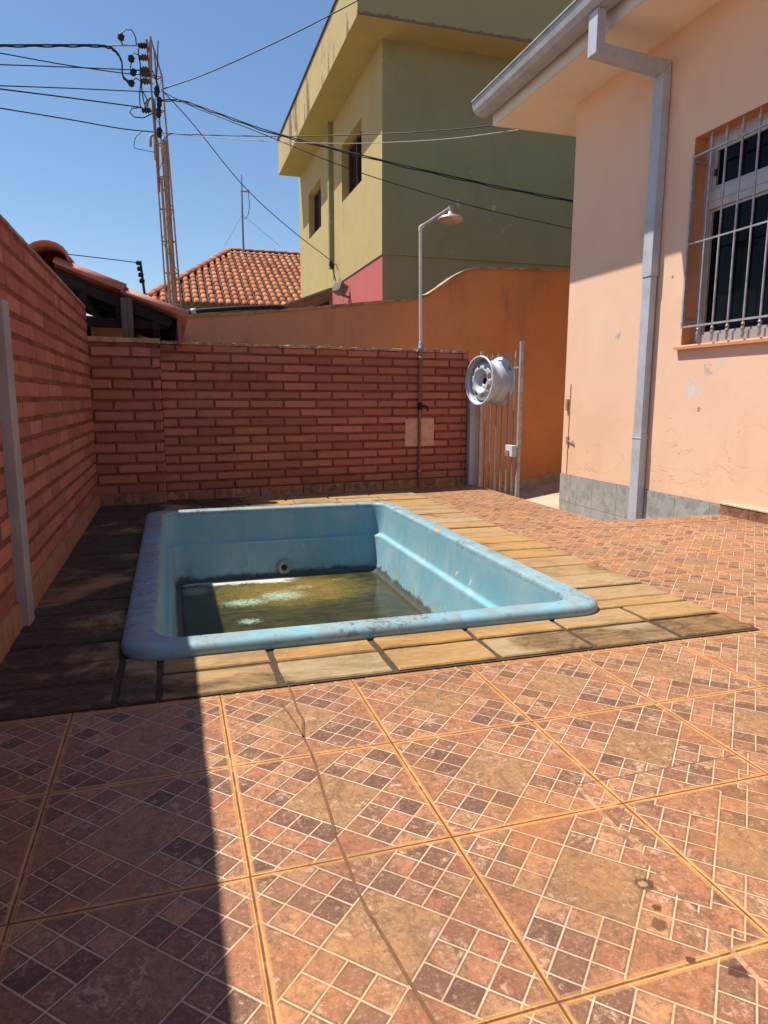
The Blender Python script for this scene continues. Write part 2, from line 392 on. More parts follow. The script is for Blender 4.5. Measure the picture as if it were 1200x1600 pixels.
def water():
    m = Mat('shallow_green_water', .04, 0, .5)
    m.b.inputs['IOR'].default_value = 1.33
    n = m.noise(7, 6, .72, (1, 2.2, 1), .8); f = m.noise(38, 6, .78, (1, 2.0, 1), .5); f2 = m.noise(75, 4, .75, (1, 2.0, 1), off=3)
    def ell(cx, cy, rx, ry):
        u = (m.x-cx)/rx; v = (m.y-cy)/ry
        return ((u*u+v*v)*-.5+1.0).max(0.0)
    c = m.mix(n.ramp(.35, .7), (.026, .024, .010), (.060, .052, .020))
    c = m.mix(f2.ramp(.6, .75)*.35, c, (.11, .10, .05))
    zone = ell(.55, 2.98, .50, .36)
    k1 = (zone*.55+n*.35+f*.45-.28).ramp(.30, .62)
    c = m.mix(k1*.85, c, m.mix(f2.ramp(.35, .65), (.095, .078, .014), (.20, .155, .035)))
    c = m.mix((zone*f*n).ramp(.20, .30)*.6, c, (.26, .13, .04))
    z2 = ell(.27, 2.80, .17, .09).max(ell(.48, 2.88, .17, .13)).max(ell(.25, 2.46, .075, .06)).max(ell(.62, 3.02, .12, .06)*.8)
    f3 = m.noise(110, 5, .8, (1, 2.2, 1), .8, off=9)
    k2 = (z2*.26+f*.50+f3*.70-.38).ramp(.42, .50)*z2.gt(.02)
    c = m.mix(k2*.9, c, m.mix(n, (.22, .36, .25), (.42, .56, .44)))
    k3 = ((m.y+(f-.5)*.22+(n-.5)*.25-m.x*-.10).ramp(3.20, 3.26)*(m.x+(f-.5)*.3).ramp(.52, .66).inv()).max((ell(.0, 3.12, .13, .13)*.5+f2*.7-.25).ramp(.42, .56)*.5)
    c = m.mix(k3*.92, c, (.50, .50, .43))
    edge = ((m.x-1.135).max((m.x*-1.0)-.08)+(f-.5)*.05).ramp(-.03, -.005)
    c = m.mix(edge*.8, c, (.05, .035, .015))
    m.base(c); m.rough((k1*.30+k2*.5+k3*.7+edge*.5+f2.ramp(.5, .8)*.12+.03)._m('MINIMUM', .9))
    m.bump(f*.6+f2*.4, .10, .004)
    return m.m
WATER = water()

def clay():
    m = Mat('clay_roof_tile', .8, 0, .2)
    i = m.island(); n = m.noise(9, 5, .7); g = m.noise(40, 4, .7)
    c = m.mix(i, (.60, .24, .11), (.42, .15, .07)); c = m.mix((i*4.7).fract().ramp(.6, 1)*.6, c, (.66, .34, .19))
    c = m.mix(n.ramp(.5, .7)*.5, c, (.16, .07, .045)); c = m.mix(g.ramp(.6, .75)*.35, c, (.10, .06, .045))
    m.tone = (.78, .72, .68); m.base(c); m.bump(g, .3, .01); return m.m
CLAY = clay()
CLAYP = plain('painted_clay_tile', (.46, .17, .12), .6, scale=10, c2=(.30, .10, .075), bump=.2)
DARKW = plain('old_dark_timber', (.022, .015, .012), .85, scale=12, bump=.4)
WOODB = plain('weathered_timber', (.22, .13, .08), .85, scale=14, c2=(.10, .06, .04), streak=(1, 1, 4))
STEEL = plain('grey_painted_steel', (.30, .29, .30), .45, metal=.2, scale=20, var=.15)
STEELL = plain('pale_grey_painted_steel', (.42, .42, .44), .42, metal=.25, scale=20, c2=(.30, .25, .22))
POSTM = plain('warm_grey_post_paint', (.36, .33, .33), .5, scale=5, var=.12)
PVC = plain('faded_white_pvc', (.62, .60, .60), .45, scale=12, var=.1)
PVCB = plain('terracotta_painted_pipe', (.30, .12, .085), .6, scale=18, c2=(.16, .07, .05))
ALU = plain('aluminium_shower_dish', (.55, .46, .40), .4, metal=.6, scale=25, c2=(.36, .26, .2))
BLUEU = plain('blue_grey_union', (.22, .33, .50), .4, scale=40, var=.3)
RIM = plain('silver_wheel_paint', (.50, .53, .57), .45, metal=.12, scale=9, c2=(.38, .39, .41))
BLACK = plain('black_rubber', (.012, .012, .014), .5, scale=20)
WIRE = plain('dark_cable', (.022, .022, .028), .5, scale=20)
WIREW = plain('pale_cable', (.36, .33, .30), .5, scale=20)
RUST = plain('rusty_galvanised_steel', (.42, .31, .23), .7, metal=.2, scale=16, c2=(.26, .15, .10))
INSU = plain('brown_porcelain', (.09, .045, .03), .3, scale=20)
GLASS = Mat('dark_window_glass', .06, 0, .07).base((.004, .005, .008)).m
ALUF = plain('anodised_window_frame', (.50, .45, .42), .4, metal=.3, scale=14, var=.1)
SHUT = plain('brown_shutter', (.11, .055, .04), .6, scale=14, var=.2)
DARKIN = plain('dark_interior', (.02, .016, .014), .9)
LAMPG = plain('grey_floodlight', (.16, .15, .14), .6, scale=10)
PATCH = plain('cement_patch', (.66, .37, .27), .9, scale=12, c2=(.50, .25, .17), bump=.4)
ZINC = plain('dull_fascia_board', (.16, .16, .15), .8, scale=6)

# ------------------------------------------------------------------ ground, terrace, walkway
def grid(xs, ys, z, hole):
    mb = MB()
    for i in range(len(xs)-1):
        for j in range(len(ys)-1):
            if hole((xs[i]+xs[i+1])/2, (ys[j]+ys[j+1])/2): continue
            mb.add([(xs[i],ys[j],z),(xs[i+1],ys[j],z),(xs[i+1],ys[j+1],z),(xs[i],ys[j+1],z)], [(0,1,2,3)])
    return mb
struct(mesh('ground', MB().add([(-300,-300,-.62),(300,-300,-.62),(300,300,-.62),(-300,300,-.62)], [(0,1,2,3)]), SOIL))
TX = 2.384; HX0, HX1, HY0, HY1 = -.20, 1.255, 1.03, 3.40
tf = grid([-.62, HX0, HX1, TX, 3.30], [-5, HY0, 2.57, HY1, 4.6], 0, lambda x, y: (HX0 < x < HX1 and HY0 < y < HY1) or (x > TX and y > 2.57))
struct(mesh('terrace_floor', tf, MOS))
rs = MB()                                                # risers of the terrace above the lower walkway
rs.add([(TX,2.57,-.002),(TX,4.6,-.002),(TX,4.6,-.62),(TX,2.57,-.62)], [(0,1,2,3)])
rs.add([(TX,2.57,-.002),(3.30,2.57,-.002),(3.30,2.57,-.62),(TX,2.57,-.62)], [(0,1,2,3)])
struct(mesh('terrace_step', rs, CONC))
# lip strip of cut tiles along the terrace edge with its dark seam
seam = MB()
sp = [(2.072,2.409),(2.343,2.372),(2.585,2.345),(2.803,2.386),(3.10,2.36),(3.29,2.40)]
for (a, b) in zip(sp, sp[1:]): seam.add([(a[0],a[1]-.003,.003),(b[0],b[1]-.003,.003),(b[0],b[1]+.003,.003),(a[0],a[1]+.003,.003)], [(0,1,2,3)])
struct(mesh('floor_seam', seam, BLACK if False else MORTAR))
STAIN = plain('rusty_water_stain', (.17, .08, .035), .7, scale=40, c2=(.10, .05, .025))
ck = MB(); cp = [(.172,.694),(.173,.65),(.172,.608),(.170,.56),(.175,.50),(.165,.45),(.160,.409),(.163,.35),(.162,.297),(.157,.21),(.154,.128),(.149,.06),(.151,-.008),(.150,-.07),(.153,-.119),(.162,-.18),(.165,-.203),(.172,-.26),(.181,-.324),(.190,-.42)]
for i, (a, b) in enumerate(zip(cp, cp[1:])):
    w0 = .0018+.0012*abs(math.sin(i*1.7)); w1 = .0018+.0012*abs(math.sin((i+1)*1.7))
    ck.add([(a[0]-w0,a[1],.0025),(a[0]+w0,a[1],.0025),(b[0]+w1,b[1],.0025),(b[0]-w1,b[1],.0025)], [(0,1,2,3)])
cp = [(.138,.60),(.148,.54),(.156,.47),(.160,.412)]
for a, b in zip(cp, cp[1:]): ck.add([(a[0]-.0016,a[1],.0025),(a[0]+.0016,a[1],.0025),(b[0]+.0022,b[1],.0025),(b[0]-.0022,b[1],.0025)], [(0,1,2,3)])
struct(mesh('floor_stain', ck, STAIN))

wk = MB()
wk.add([(TX,2.5,-.33),(3.38,2.5,-.33),(3.38,6.1,-.33),(TX,6.1,-.33)], [(0,1,2,3)])
wk.add([(3.38,4.4,-.33),(6.5,4.4,.20),(6.5,6.1,.20),(3.38,6.1,-.33)], [(0,1,2,3)])
wk.add([(-1,4.62,-.33),(TX,4.62,-.33),(TX,6.1,-.33),(-1,6.1,-.33)], [(0,1,2,3)])
struct(mesh('walkway', wk, CONC))

# sandstone slabs round the pool
sb = MB()
def slab(x0, y0, x1, y1):
    g = .0032; h = .009+rnd.uniform(-.002, .003); y0 += .0025; y1 -= .0025
    x0 += g+rnd.uniform(0, .004); x1 -= g+rnd.uniform(0, .004); y0 += g*.8+rnd.uniform(0, .003); y1 -= g*.8+rnd.uniform(0, .003)
    n = 5; ring = []
    for i in range(n): ring.append((x0+(x1-x0)*i/n, y0))
    for i in range(3): ring.append((x1, y0+(y1-y0)*i/3))
    for i in range(n): ring.append((x1-(x1-x0)*i/n, y1))
    for i in range(3): ring.append((x0, y1-(y1-y0)*i/3))
    ring = [(x+rnd.uniform(-.0022, .0022), y+rnd.uniform(-.0022, .0022)) for x, y in ring]
    cx, cy = (x0+x1)/2, (y0+y1)/2; m = len(ring)
    top = [(cx+(x-cx)*(1-.004/max(abs(x-cx), .05)), cy+(y-cy)*(1-.004/max(abs(y-cy), .05)), h) for x, y in ring]
    bot = [(x, y, h-.004) for x, y in ring]; low = [(x, y, .0006) for x, y in ring]
    sb.add(top+bot+low, [tuple(range(m))]+[(i, (i+1) % m, (i+1) % m+m, i+m) for i in range(m)]+[(i+m, (i+1) % m+m, (i+1) % m+2*m, i+2*m) for i in range(m)])
cx_ = [-.148, .158, .470, .782, 1.095, 1.405, 1.70]
for y0, y1 in ((.697, .853), (.861, 1.012)):
    for a, b in zip(cx_, cx_[1:]): slab(a+.004, y0, b-.004, y1)
    slab(-.248, y0, -.152, y1)
y = .697
while y < 4.0:                                           # left strip between wall and pool
    slab(-.582, y, -.254, min(y+.156, 4.02)); y += .158
ys = [1.018, 1.108, 1.269, 1.45, 1.615, 1.787, 1.955, 2.12, 2.285, 2.40, 2.56, 2.73, 2.89, 3.06, 3.22, 3.38]
for a, b in zip(ys, ys[1:]): slab(1.235, a, 1.70, b)
xb = [-.26, .05, .36, .68, 1.0, 1.32, 1.70]
yb = [3.385, 3.55, 3.71, 3.87, 4.03, 4.17]
for j, (a, b) in enumerate(zip(yb, yb[1:])):
    for c, d in zip(xb, xb[1:]): slab(c+(.0 if j % 2 else .04)*(c > -.2), a, d+(.0 if j % 2 else .04)*(d < 1.6), b)
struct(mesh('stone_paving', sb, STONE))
JOINT = plain('dirty_joint_mortar', (.075, .05, .03), .95, scale=30, c2=(.05, .035, .022), bump=.5)
jb = grid([-.586, HX0, HX1, 1.703], [.694, 1.03, 3.40, 4.13], .0035, lambda x, y: HX0 < x < HX1 and 1.03 < y < 3.40)
struct(mesh('joint_mortar', jb, JOINT))

# ------------------------------------------------------------------ pool
def rrect(x0, y0, x1, y1, r, z, n=6):
    out = []
    for (cx, cy, a) in ((x1-r, y0+r, -90), (x1-r, y1-r, 0), (x0+r, y1-r, 90), (x0+r, y0+r, 180)):
        for k in range(n+1):
            t = math.radians(a+90*k/n); out.append((cx+r*math.cos(t), cy+r*math.sin(t), z))
    return out
PX0, PY0, PX1, PY1 = -.258, .958, 1.330, 3.468
prof = [(0.010,.002),(0.002,.008),(.000,.020),(.003,.033),(.010,.041),(.022,.045),(.050,.047),(.086,.047),(.094,.0445),(.0985,.039),(.100,.030),(.102,-.02),(.108,-.140),(.110,-.150),(.118,-.156),(.128,-.160),(.132,-.166),(.133,-.176),(.148,-.345),(.155,-.372),(.172,-.392),(.20,-.40)]
pb = MB(); rings = []
for (d, z) in prof:
    r = max(.115-d*.25, .06) if d < .12 else .075
    rings.append(rrect(PX0+d, PY0+d*.82, PX1-d, PY1-d, r, z))
n = len(rings[0]); vs = [v for g in rings for v in g]
fs = [(i*n+k, i*n+(k+1) % n, (i+1)*n+(k+1) % n, (i+1)*n+k) for i in range(len(rings)-1) for k in range(n)]
pb.add(vs, fs, True)
pool = thing('swimming_pool', ((PX0+PX1)/2, (PY0+PY1)/2, -.4), 'small weathered pale blue fibreglass pool nearly empty, sunk in the terrace', 'swimming pool')
mesh('shell', pb, POOL, pool)
fb = MB(); x0, x1, y0, y1 = PX0+.19, PX1-.19, PY0+.155, PY1-.19
N = 8
gv = []; gf = []
for j in range(N+1):
    for i in range(N+1):
        X = x0+(x1-x0)*i/N; Y = y0+(y1-y0)*j/N
        z = -.3985+.0012*math.sin(9*X+5*Y)
        gv.append((X, Y, z))
for j in range(N):
    for i in range(N): gf.append((j*(N+1)+i, j*(N+1)+i+1, (j+1)*(N+1)+i+1, (j+1)*(N+1)+i))
fb.add(gv, gf, True)
mesh('pool_bottom', fb, PFLOOR, pool)
ob = MB(); oy = PY1-.153; oc = (.563, oy, -.335)
ob.lathe([(.0,-.012),(.018,-.012),(.019,-.006),(.020,.014),(.027,.018),(.038,.014),(.047,.005),(.048,.0)], oc, (0,-1,0.04), 24)
mesh('outlet_ring', ob, plain('grey_outlet_plastic', (.34, .40, .42), .5, scale=30, c2=(.16, .17, .15)), pool)
mesh('outlet_hole', MB().lathe([(.0,.013),(.019,.013)], oc, (0,-1,.04), 20), BLACK, pool)
wt = MB().add([(PX0+.165, PY0+.135, -.3945),(PX1-.165, PY0+.135, -.3945),(PX1-.165, PY1-.166, -.3945),(PX0+.165, PY1-.166, -.3945)], [(0,1,2,3)])
wobj = mesh('pool_water', wt, WATER); struct(wobj)

# ------------------------------------------------------------------ brick walls
def bricks(mb, o, u, nrm, L, z0, z1, pitch, bl, jh=.013, jv=.010, pr=.009, ph=.0, irr=.0):
    o = Vector(o); u = Vector(u); nrm = Vector(nrm); row = 0; z = z0
    while z < z1-.015:
        t = -bl*(((row % 2)*.5+ph) % 1.0)
        zt = min(z+pitch-jh, z1)
        while t < L:
            ln = bl*(1 if irr == 0 else rnd.choice([1, 1, .5, 1]))
            a = max(t+jv/2, 0); b = min(t+ln-jv/2, L); t += ln
            if b-a < .02: continue
            j = lambda: rnd.uniform(-.0028, .0028)
            p = pr+rnd.uniform(-.002, .002); c = .0032
            q = []
            for (s_, zz, d) in ((a,z,0),(b,z,0),(b,zt,0),(a,zt,0)): q.append(o+u*(s_+j())+Vector((0,0,zz+j()))-nrm*.002)
            q2 = []
            for (s_, zz) in ((a,z),(b,z),(b,zt),(a,zt)): q2.append(o+u*(s_+j())+Vector((0,0,zz+j()))+nrm*(p-c))
            q3 = []
            for (s_, zz) in ((a+c,z+c),(b-c,z+c),(b-c,zt-c),(a+c,zt-c)): q3.append(o+u*(s_+j()*.6)+Vector((0,0,zz+j()*.6))+nrm*p)
            mb.add(q+q2+q3, [(0,1,5,4),(1,2,6,5),(2,3,7,6),(3,0,4,7),(4,5,9,8),(5,6,10,9),(6,7,11,10),(7,4,8,11),(8,9,10,11)])
        z += pitch; row += 1
def rough_strip(mb, o, u, nrm, L, z, w_, h_, seg=.045, amp=.005):   # lumpy mortar coping
    o = Vector(o); u = Vector(u); nrm = Vector(nrm); n = max(2, int(L/seg)); vs = []
    for i in range(n+1):
        c = o+u*(L*i/n); a = lambda k=1: rnd.uniform(-amp, amp)*k
        vs += [c+nrm*(.012+a())+Vector((0,0,z+a(.6))), c+nrm*(.010+a())+Vector((0,0,z+h_+a())), c-nrm*(w_*.5)+Vector((0,0,z+h_*1.15+a())), c-nrm*(w_+.01+a())+Vector((0,0,z+h_+a())), c-nrm*(w_+.01)+Vector((0,0,z))]
    fs = [(i*5+k, i*5+(k+1) % 5, (i+1)*5+(k+1) % 5, (i+1)*5+k) for i in range(n) for k in range(5)]+[(0,1,2,3,4), tuple(n*5+k for k in (4,3,2,1,0))]
    mb.add(vs, fs)

# back wall, a touch skew
A = Vector((-.14, 4.165, 0)); B = Vector((2.325, 4.458, 0)); U = (B-A).normalized(); NB = Vector((U.y, -U.x, 0)); L = (B-A).length
bw = thing('brick_wall', ((A.x+B.x)/2, 4.35, 0), 'long low red brick wall behind the pool carrying the shower pipe', 'wall')
H = 1.105
body = MB(); bk = -NB*.13
body.hexa([A, B, B+bk, A+bk, A+Vector((0,0,H)), B+Vector((0,0,H)), B+bk+Vector((0,0,H)), A+bk+Vector((0,0,H))])
mesh('wall_body', body, MORTAR, bw)
bm_ = MB(); bricks(bm_, A, U, NB, L-.006, .078, H-.003, .0655, .258, jh=.018, jv=.015, ph=.1); mesh('brick_facing', bm_, BRICK, bw)
cp_ = MB(); rough_strip(cp_, A, U, NB, L, H+.001, .13, .02, .03, .004); mesh('coping', cp_, COPE, bw)
sk = MB(); s0 = 0
while s0 < L:
    e = min(s0+.336, L-.002); a = A+U*(s0+.002); b = A+U*(e-.002)
    sk.hexa([a, b, b+NB*.016, a+NB*.016, a+Vector((0,0,.066)), b+Vector((0,0,.066)), b+NB*.014+Vector((0,0,.068)), a+NB*.014+Vector((0,0,.068))]); s0 += .34
mesh('skirting', sk, MOSX, bw)
# pier at the corner, under the shed roof
A2 = Vector((-.600, 4.020, 0)); B2 = Vector((-.150, 4.045, 0)); U2 = (B2-A2).normalized(); N2 = Vector((U2.y, -U2.x, 0)); L2 = (B2-A2).length
pw_ = thing('brick_pier', (-.37, 4.1, 0), 'short brick pier in the corner beneath the tiled shed roof', 'wall')
body = MB(); bk = -N2*.115
body.hexa([A2, B2, B2+bk, A2+bk, A2+Vector((0,0,1.10)), B2+Vector((0,0,1.10)), B2+bk+Vector((0,0,1.10)), A2+bk+Vector((0,0,1.10))])
mesh('wall_body', body, MORTAR, pw_)
bm_ = MB(); bricks(bm_, A2, U2, N2, L2, .085, 1.09, .0715, .255, jh=.019, jv=.015, ph=.42)
bricks(bm_, B2, (0,1,0), (1,0,0), .115, .085, 1.09, .0715, .255, ph=.2); mesh('brick_facing', bm_, BRICK, pw_)
cp_ = MB(); rough_strip(cp_, A2-U2*.0, U2, N2, L2+.015, 1.101, .115, .032, .05, .003); mesh('coping', cp_, COPE, pw_)
sk = MB(); sk.hexa([A2, A2+U2*.12, A2+U2*.12+N2*.016, A2+N2*.016]+[p+Vector((0,0,.085)) for p in (A2, A2+U2*.12, A2+U2*.12+N2*.014, A2+N2*.014)])
a = A2+U2*.124; b = B2+U2*.012
sk.hexa([a, b, b+N2*.016, a+N2*.016]+[p+Vector((0,0,.085)) for p in (a, b, b+N2*.014, a+N2*.014)])
mesh('skirting', sk, MOSX, pw_)
# left wall
LX = -.588; LH = 1.315
lw = thing('brick_wall', (LX-.06, .5, 0), 'taller red brick wall running along the shaded left side of the pool', 'wall')
mesh('wall_body', MB().box(LX-.13, -4.5, 0, LX+.0008, 4.02, LH), MORTAR, lw)
bm_ = MB(); bricks(bm_, (LX-.003, 4.015, 0), (0,-1,0), (1,0,0), 3.6, .10, LH-.004, .0712, .235, jh=.020, jv=.012, pr=.007, ph=.3, irr=1); mesh('brick_facing', bm_, BRICK, lw)
cp_ = MB(); rough_strip(cp_, (LX-.012, -4.5, 0), (0,1,0), (1,0,0), 8.56, LH+.001, .118, .015, .06, .0015); mesh('coping', cp_, COPE, lw)
sk = MB(); s0 = -2.0
while s0 < 4.0:
    sk.hexa([(LX-.002,s0+.002,0),(LX+.018,s0+.002,0),(LX+.018,min(s0+.338,4.003),0),(LX-.002,min(s0+.338,4.003),0),(LX-.002,s0+.002,.098),(LX+.010,s0+.002,.094),(LX+.010,min(s0+.338,4.003),.094),(LX-.002,min(s0+.338,4.003),.098)]); s0 += .34
SKL = plain('worn_tan_skirting_tile', (.40, .21, .12), .8, scale=16, c2=(.22, .10, .055), streak=(1, 5, .6), bump=.4)
mesh('skirting', sk, SKL, lw)
# grey post standing against the left wall
pp = MB().box(-.600, 1.388, 0.0, -.552, 1.470, 1.030)
tag(mesh('metal_post', pp, POSTM, bevel=.004), 'upright warm grey square post standing against the left brick wall', 'post')

# ------------------------------------------------------------------ cement patch, shower
def wy(x): return A.y+(x-A.x)*(B.y-A.y)/(B.x-A.x)
pt = MB()
pa = []
for x_, z_ in ((1.740,.345),(1.87,.343),(2.004,.347),(2.003,.46),(2.002,.568),(1.86,.572),(1.742,.570),(1.739,.45)):
    pa.append(Vector((x_, wy(x_), z_))+NB*.0006)
pt.prism(pa, NB, .0125)
lab(mesh('cement_patch', pt, PATCH, bw), 'smooth pale square patch behind the shower pipe')
sx = 1.868; sy = wy(sx)-.028
sh = thing('outdoor_shower', (sx, sy, 0), 'outdoor shower on a tall thin pipe fixed to the brick wall', 'shower')
lp = MB().tube([(sx,sy,0),(sx,sy,.30),(sx-.003,sy,.72),(sx,sy,1.10)], .0125, 10)
mesh('lower_pipe', lp, PVCB, sh)
up_ = MB().tube([(sx,sy,1.165),(sx-.006,sy,1.6),(sx-.012,sy,2.045)], .0122, 12)
mesh('riser_pipe', up_, PVC, sh)
un = MB().lathe([(0,-.035),(.016,-.035),(.016,-.02),(.021,-.018),(.022,.005),(.018,.008),(.019,.03),(.014,.036),(.014,.05),(0,.05)], (sx,sy,1.135), (0,0,1), 10)
mesh('union_joint', un, BLUEU, sh)
vv = MB().lathe([(0,-.03),(.017,-.03),(.019,0),(.017,.03),(0,.03)], (sx,sy,.672), (0,0,1), 10)
vv.tube([(sx,sy,.672),(sx+.010,sy-.04,.672)], .009, 8).tube([(sx+.010,sy-.045,.676),(sx+.045,sy-.05,.665),(sx+.050,sy-.05,.63)], [.010,.009,.007], 8)
mesh('valve', vv, BLACK, sh)
hx, hy, hz = 2.02, 4.16, 2.165
top = Vector((sx-.012, sy, 2.06)); he = Vector((hx, hy, hz))
el = MB().tube([(sx-.012,sy,2.03),top,top+(he-top).normalized()*.03], .0155, 10); mesh('elbow', el, PVC, sh)
arm = MB().tube([top, he-(he-top).normalized()*.005], .0118, 10); arm.tube([he+Vector((0,0,.012)), he-Vector((0,0,.035))], .016, 10); mesh('arm', arm, plain('grey_shower_arm', (.36,.33,.33), .5, scale=20), sh)
hd = MB().lathe([(0,.0),(.018,0),(.022,-.018),(.045,-.026),(.075,-.036),(.092,-.048),(.096,-.058),(.094,-.066),(.088,-.064),(.075,-.072),(.040,-.078),(0,-.079)], he-Vector((0,0,.030)), (0.02,0.03,1), 28)
mesh('shower_head', hd, ALU, sh)
for z_ in (.14, 1.06): cl = MB(); cl.lathe([(.0135,-.008),(.0165,-.008),(.0165,.008),(.0135,.008)], (sx,sy,z_), (0,0,1), 10); cl.box(sx-.012, sy+.0, z_-.006, sx+.012, sy+.028, z_+.006); mesh('clamp', cl, STEEL, sh)

# ------------------------------------------------------------------ gate, wheel
gp = MB().box(2.328, 4.405, -.33, 2.404, 4.425, 1.045); gp.box(2.328, 4.425, -.33, 2.348, 4.50, 1.045)
tag(mesh('gate_post', gp, plain('pale_grey_gate_post', (.44,.43,.44), .5, scale=6, var=.08), bevel=.003), 'pale grey flat steel post fixed to the end of the brick wall', 'post')
gate = thing('metal_gate', (2.40, 4.05, -.30), 'narrow grey steel bar gate with spear tips standing beside the brick wall end', 'gate')
GXX = 2.418
for Y_, zt in ((4.385, 1.118), (3.700, 1.150)):
    mesh('stile', MB().box(GXX-.014, Y_-.013, -.30, GXX+.012, Y_+.013, zt), STEELL, gate, bevel=.002)
def bar_mb(Y_, jx):
    m = MB().tube([(GXX+jx,Y_,-.29),(GXX+jx,Y_,1.035)], .0085, 8)
    m.hexa([(GXX-.004,Y_-.006,1.03),(GXX+.004,Y_-.006,1.03),(GXX+.004,Y_+.006,1.03),(GXX-.004,Y_+.006,1.03)]+[(GXX-.005,Y_-.011,1.052),(GXX+.005,Y_-.011,1.052),(GXX+.005,Y_+.011,1.052),(GXX-.005,Y_+.011,1.052)])
    m.hexa([(GXX-.005,Y_-.0112,1.0521),(GXX+.005,Y_-.0112,1.0521),(GXX+.005,Y_+.0112,1.0521),(GXX-.005,Y_+.0112,1.0521)]+[(GXX-.002,Y_-.004,1.092),(GXX+.002,Y_-.004,1.092),(GXX+.002,Y_+.004,1.092),(GXX-.002,Y_+.004,1.092)])
    return m
for i, Y_ in enumerate((4.284, 4.184, 4.084, 3.984, 3.889, 3.789)): mesh('bar', bar_mb(Y_, rnd.uniform(-.002, .002)), STEEL, gate)
for z_ in (.965, .02-.26):
    mesh('rail', MB().box(GXX-.007, 3.722, z_-.006, GXX+.007, 4.363, z_+.006), STEEL, gate)
lk = MB().box(GXX-.060, 3.690, .300, GXX-.021, 3.80, .385); lo = mesh('lock_case', lk, plain('white_lock_paint', (.62,.62,.62), .5, scale=20, var=.1), gate, bevel=.003)
lk = MB().box(GXX-.074, 3.735, .305, GXX-.0605, 3.775, .345); lk.tube([(GXX-.045,3.80,.335),(GXX-.045,3.84,.33)], .006, 8); lk.box(GXX-.060, 3.775, .318, GXX-.040, 3.80, .332)
mesh('latch', lk, STEEL, gate)
# steel wheel hooked over the gate bars
WC = Vector((2.312, 4.02, .868)); WA = Vector((-.985, -.17, .02)).normalized()
wh = thing('steel_wheel_rim', tuple(WC-Vector((0,0,.2))), 'silver steel car wheel rim without tyre hanging on the gate', 'wheel rim')
R_ = .190
bprof = [(R_-.012,.098),(R_,.096),(R_+.001,.090),(R_-.004,.084),(R_-.017,.080),(R_-.020,.070),(R_-.022,.052),(R_-.030,.042),(R_-.047,.030),(R_-.050,.012),(R_-.048,-.004),(R_-.036,-.014),(R_-.030,-.030),(R_-.031,-.062),(R_-.022,-.072),(R_-.019,-.082),(R_-.005,-.088),(R_,-.094),(R_-.004,-.099)]
mesh('barrel', MB().lathe(bprof, WC, WA, 56), RIM, wh, solid=.004)
dprof = [(.026,.040),(.032,.046),(.052,.040),(.066,.046),(.078,.066),(.092,.080),(.100,.081),(.118,.076),(.128,.070),(.146,.058),(.155,.034)]
# bolt holes and oval hand holes round the disc
def skp(i, k):
    if i in (6, 7) and k % 7 in (1, 2, 3): return True
    if i == 2 and k % 14 in (0,): return True
    return False
mesh('disc', MB().lathe(dprof, WC, WA, 56, skp), RIM, wh, solid=.004)
mesh('hub_opening', MB().lathe([(0,.026),(.03,.026),(.03,.038)], WC, WA, 24), BLACK if False else DARKIN, wh)

# ------------------------------------------------------------------ orange boundary wall behind
OY = 6.0
topl = [(-.75,1.44),(.06,1.478),(.6,1.527),(1.193,1.591),(1.8,1.665),(2.333,1.730),(2.52,1.775),(2.66,1.865),(2.80,1.965),(2.93,2.035),(3.01,2.068),(3.09,2.085),(3.4,2.09),(4.20,2.12),(6.5,2.16)]
ow = thing('rendered_wall', (2.5, OY, -.33), 'rough orange rendered boundary wall with a stepped curving top behind the shower', 'wall')
om = MB(); om.prism([(topl[0][0],OY,-.6)]+[(x,OY,z) for x, z in topl]+[(6.5,OY,-.6)], (0,1,0), .14); mesh('wall_body', om, ORANGE, ow)
oc_ = MB()
for (a, b) in zip(topl, topl[1:]):
    oc_.hexa([(a[0],OY-.018,a[1]+.0005),(b[0],OY-.018,b[1]+.0005),(b[0],OY+.155,b[1]+.0005),(a[0],OY+.155,a[1]+.0005),(a[0],OY-.018,a[1]+.026),(b[0],OY-.018,b[1]+.026),(b[0],OY+.155,b[1]+.03),(a[0],OY+.155,a[1]+.03)])
mesh('coping', oc_, COPE2, ow)
ob_ = MB(); ob_.hexa([(3.38,OY-.012,-.33),(6.4,OY-.012,.183),(6.4,OY-.001,.183),(3.38,OY-.001,-.33),(3.38,OY-.012,-.235),(6.4,OY-.012,.278),(6.4,OY-.001,.278),(3.38,OY-.001,-.235)])
ob_.box(-.5, OY-.012, -.33, 3.379, OY-.001, -.235)
mesh('skirting', ob_, plain('pale_skirting_render', (.50,.36,.22), .85, scale=10, var=.15), ow)
# black hose on the orange wall
hs = MB().tube([at(287,488,5.98), at(320,485,5.98), at(370,481.5,5.98), at(430,479.5,5.98), at(443,481,6.0), at(450,486,6.03)], .022, 10)
hse = thing('black_pipe', tuple(at(360,486,5.98)), 'thick black plastic pipe lying along the top of the orange wall', 'pipe')
mesh('pipe', hs, BLACK, hse)
mesh('joint', MB().lathe([(.0225,-.025),(.027,-.025),(.027,.025),(.0225,.025)], at(302,486.4,5.98), at(320,485,5.98)-at(287,488,5.98), 12), plain('pale_pipe_joint', (.5,.5,.5), .4), hse)

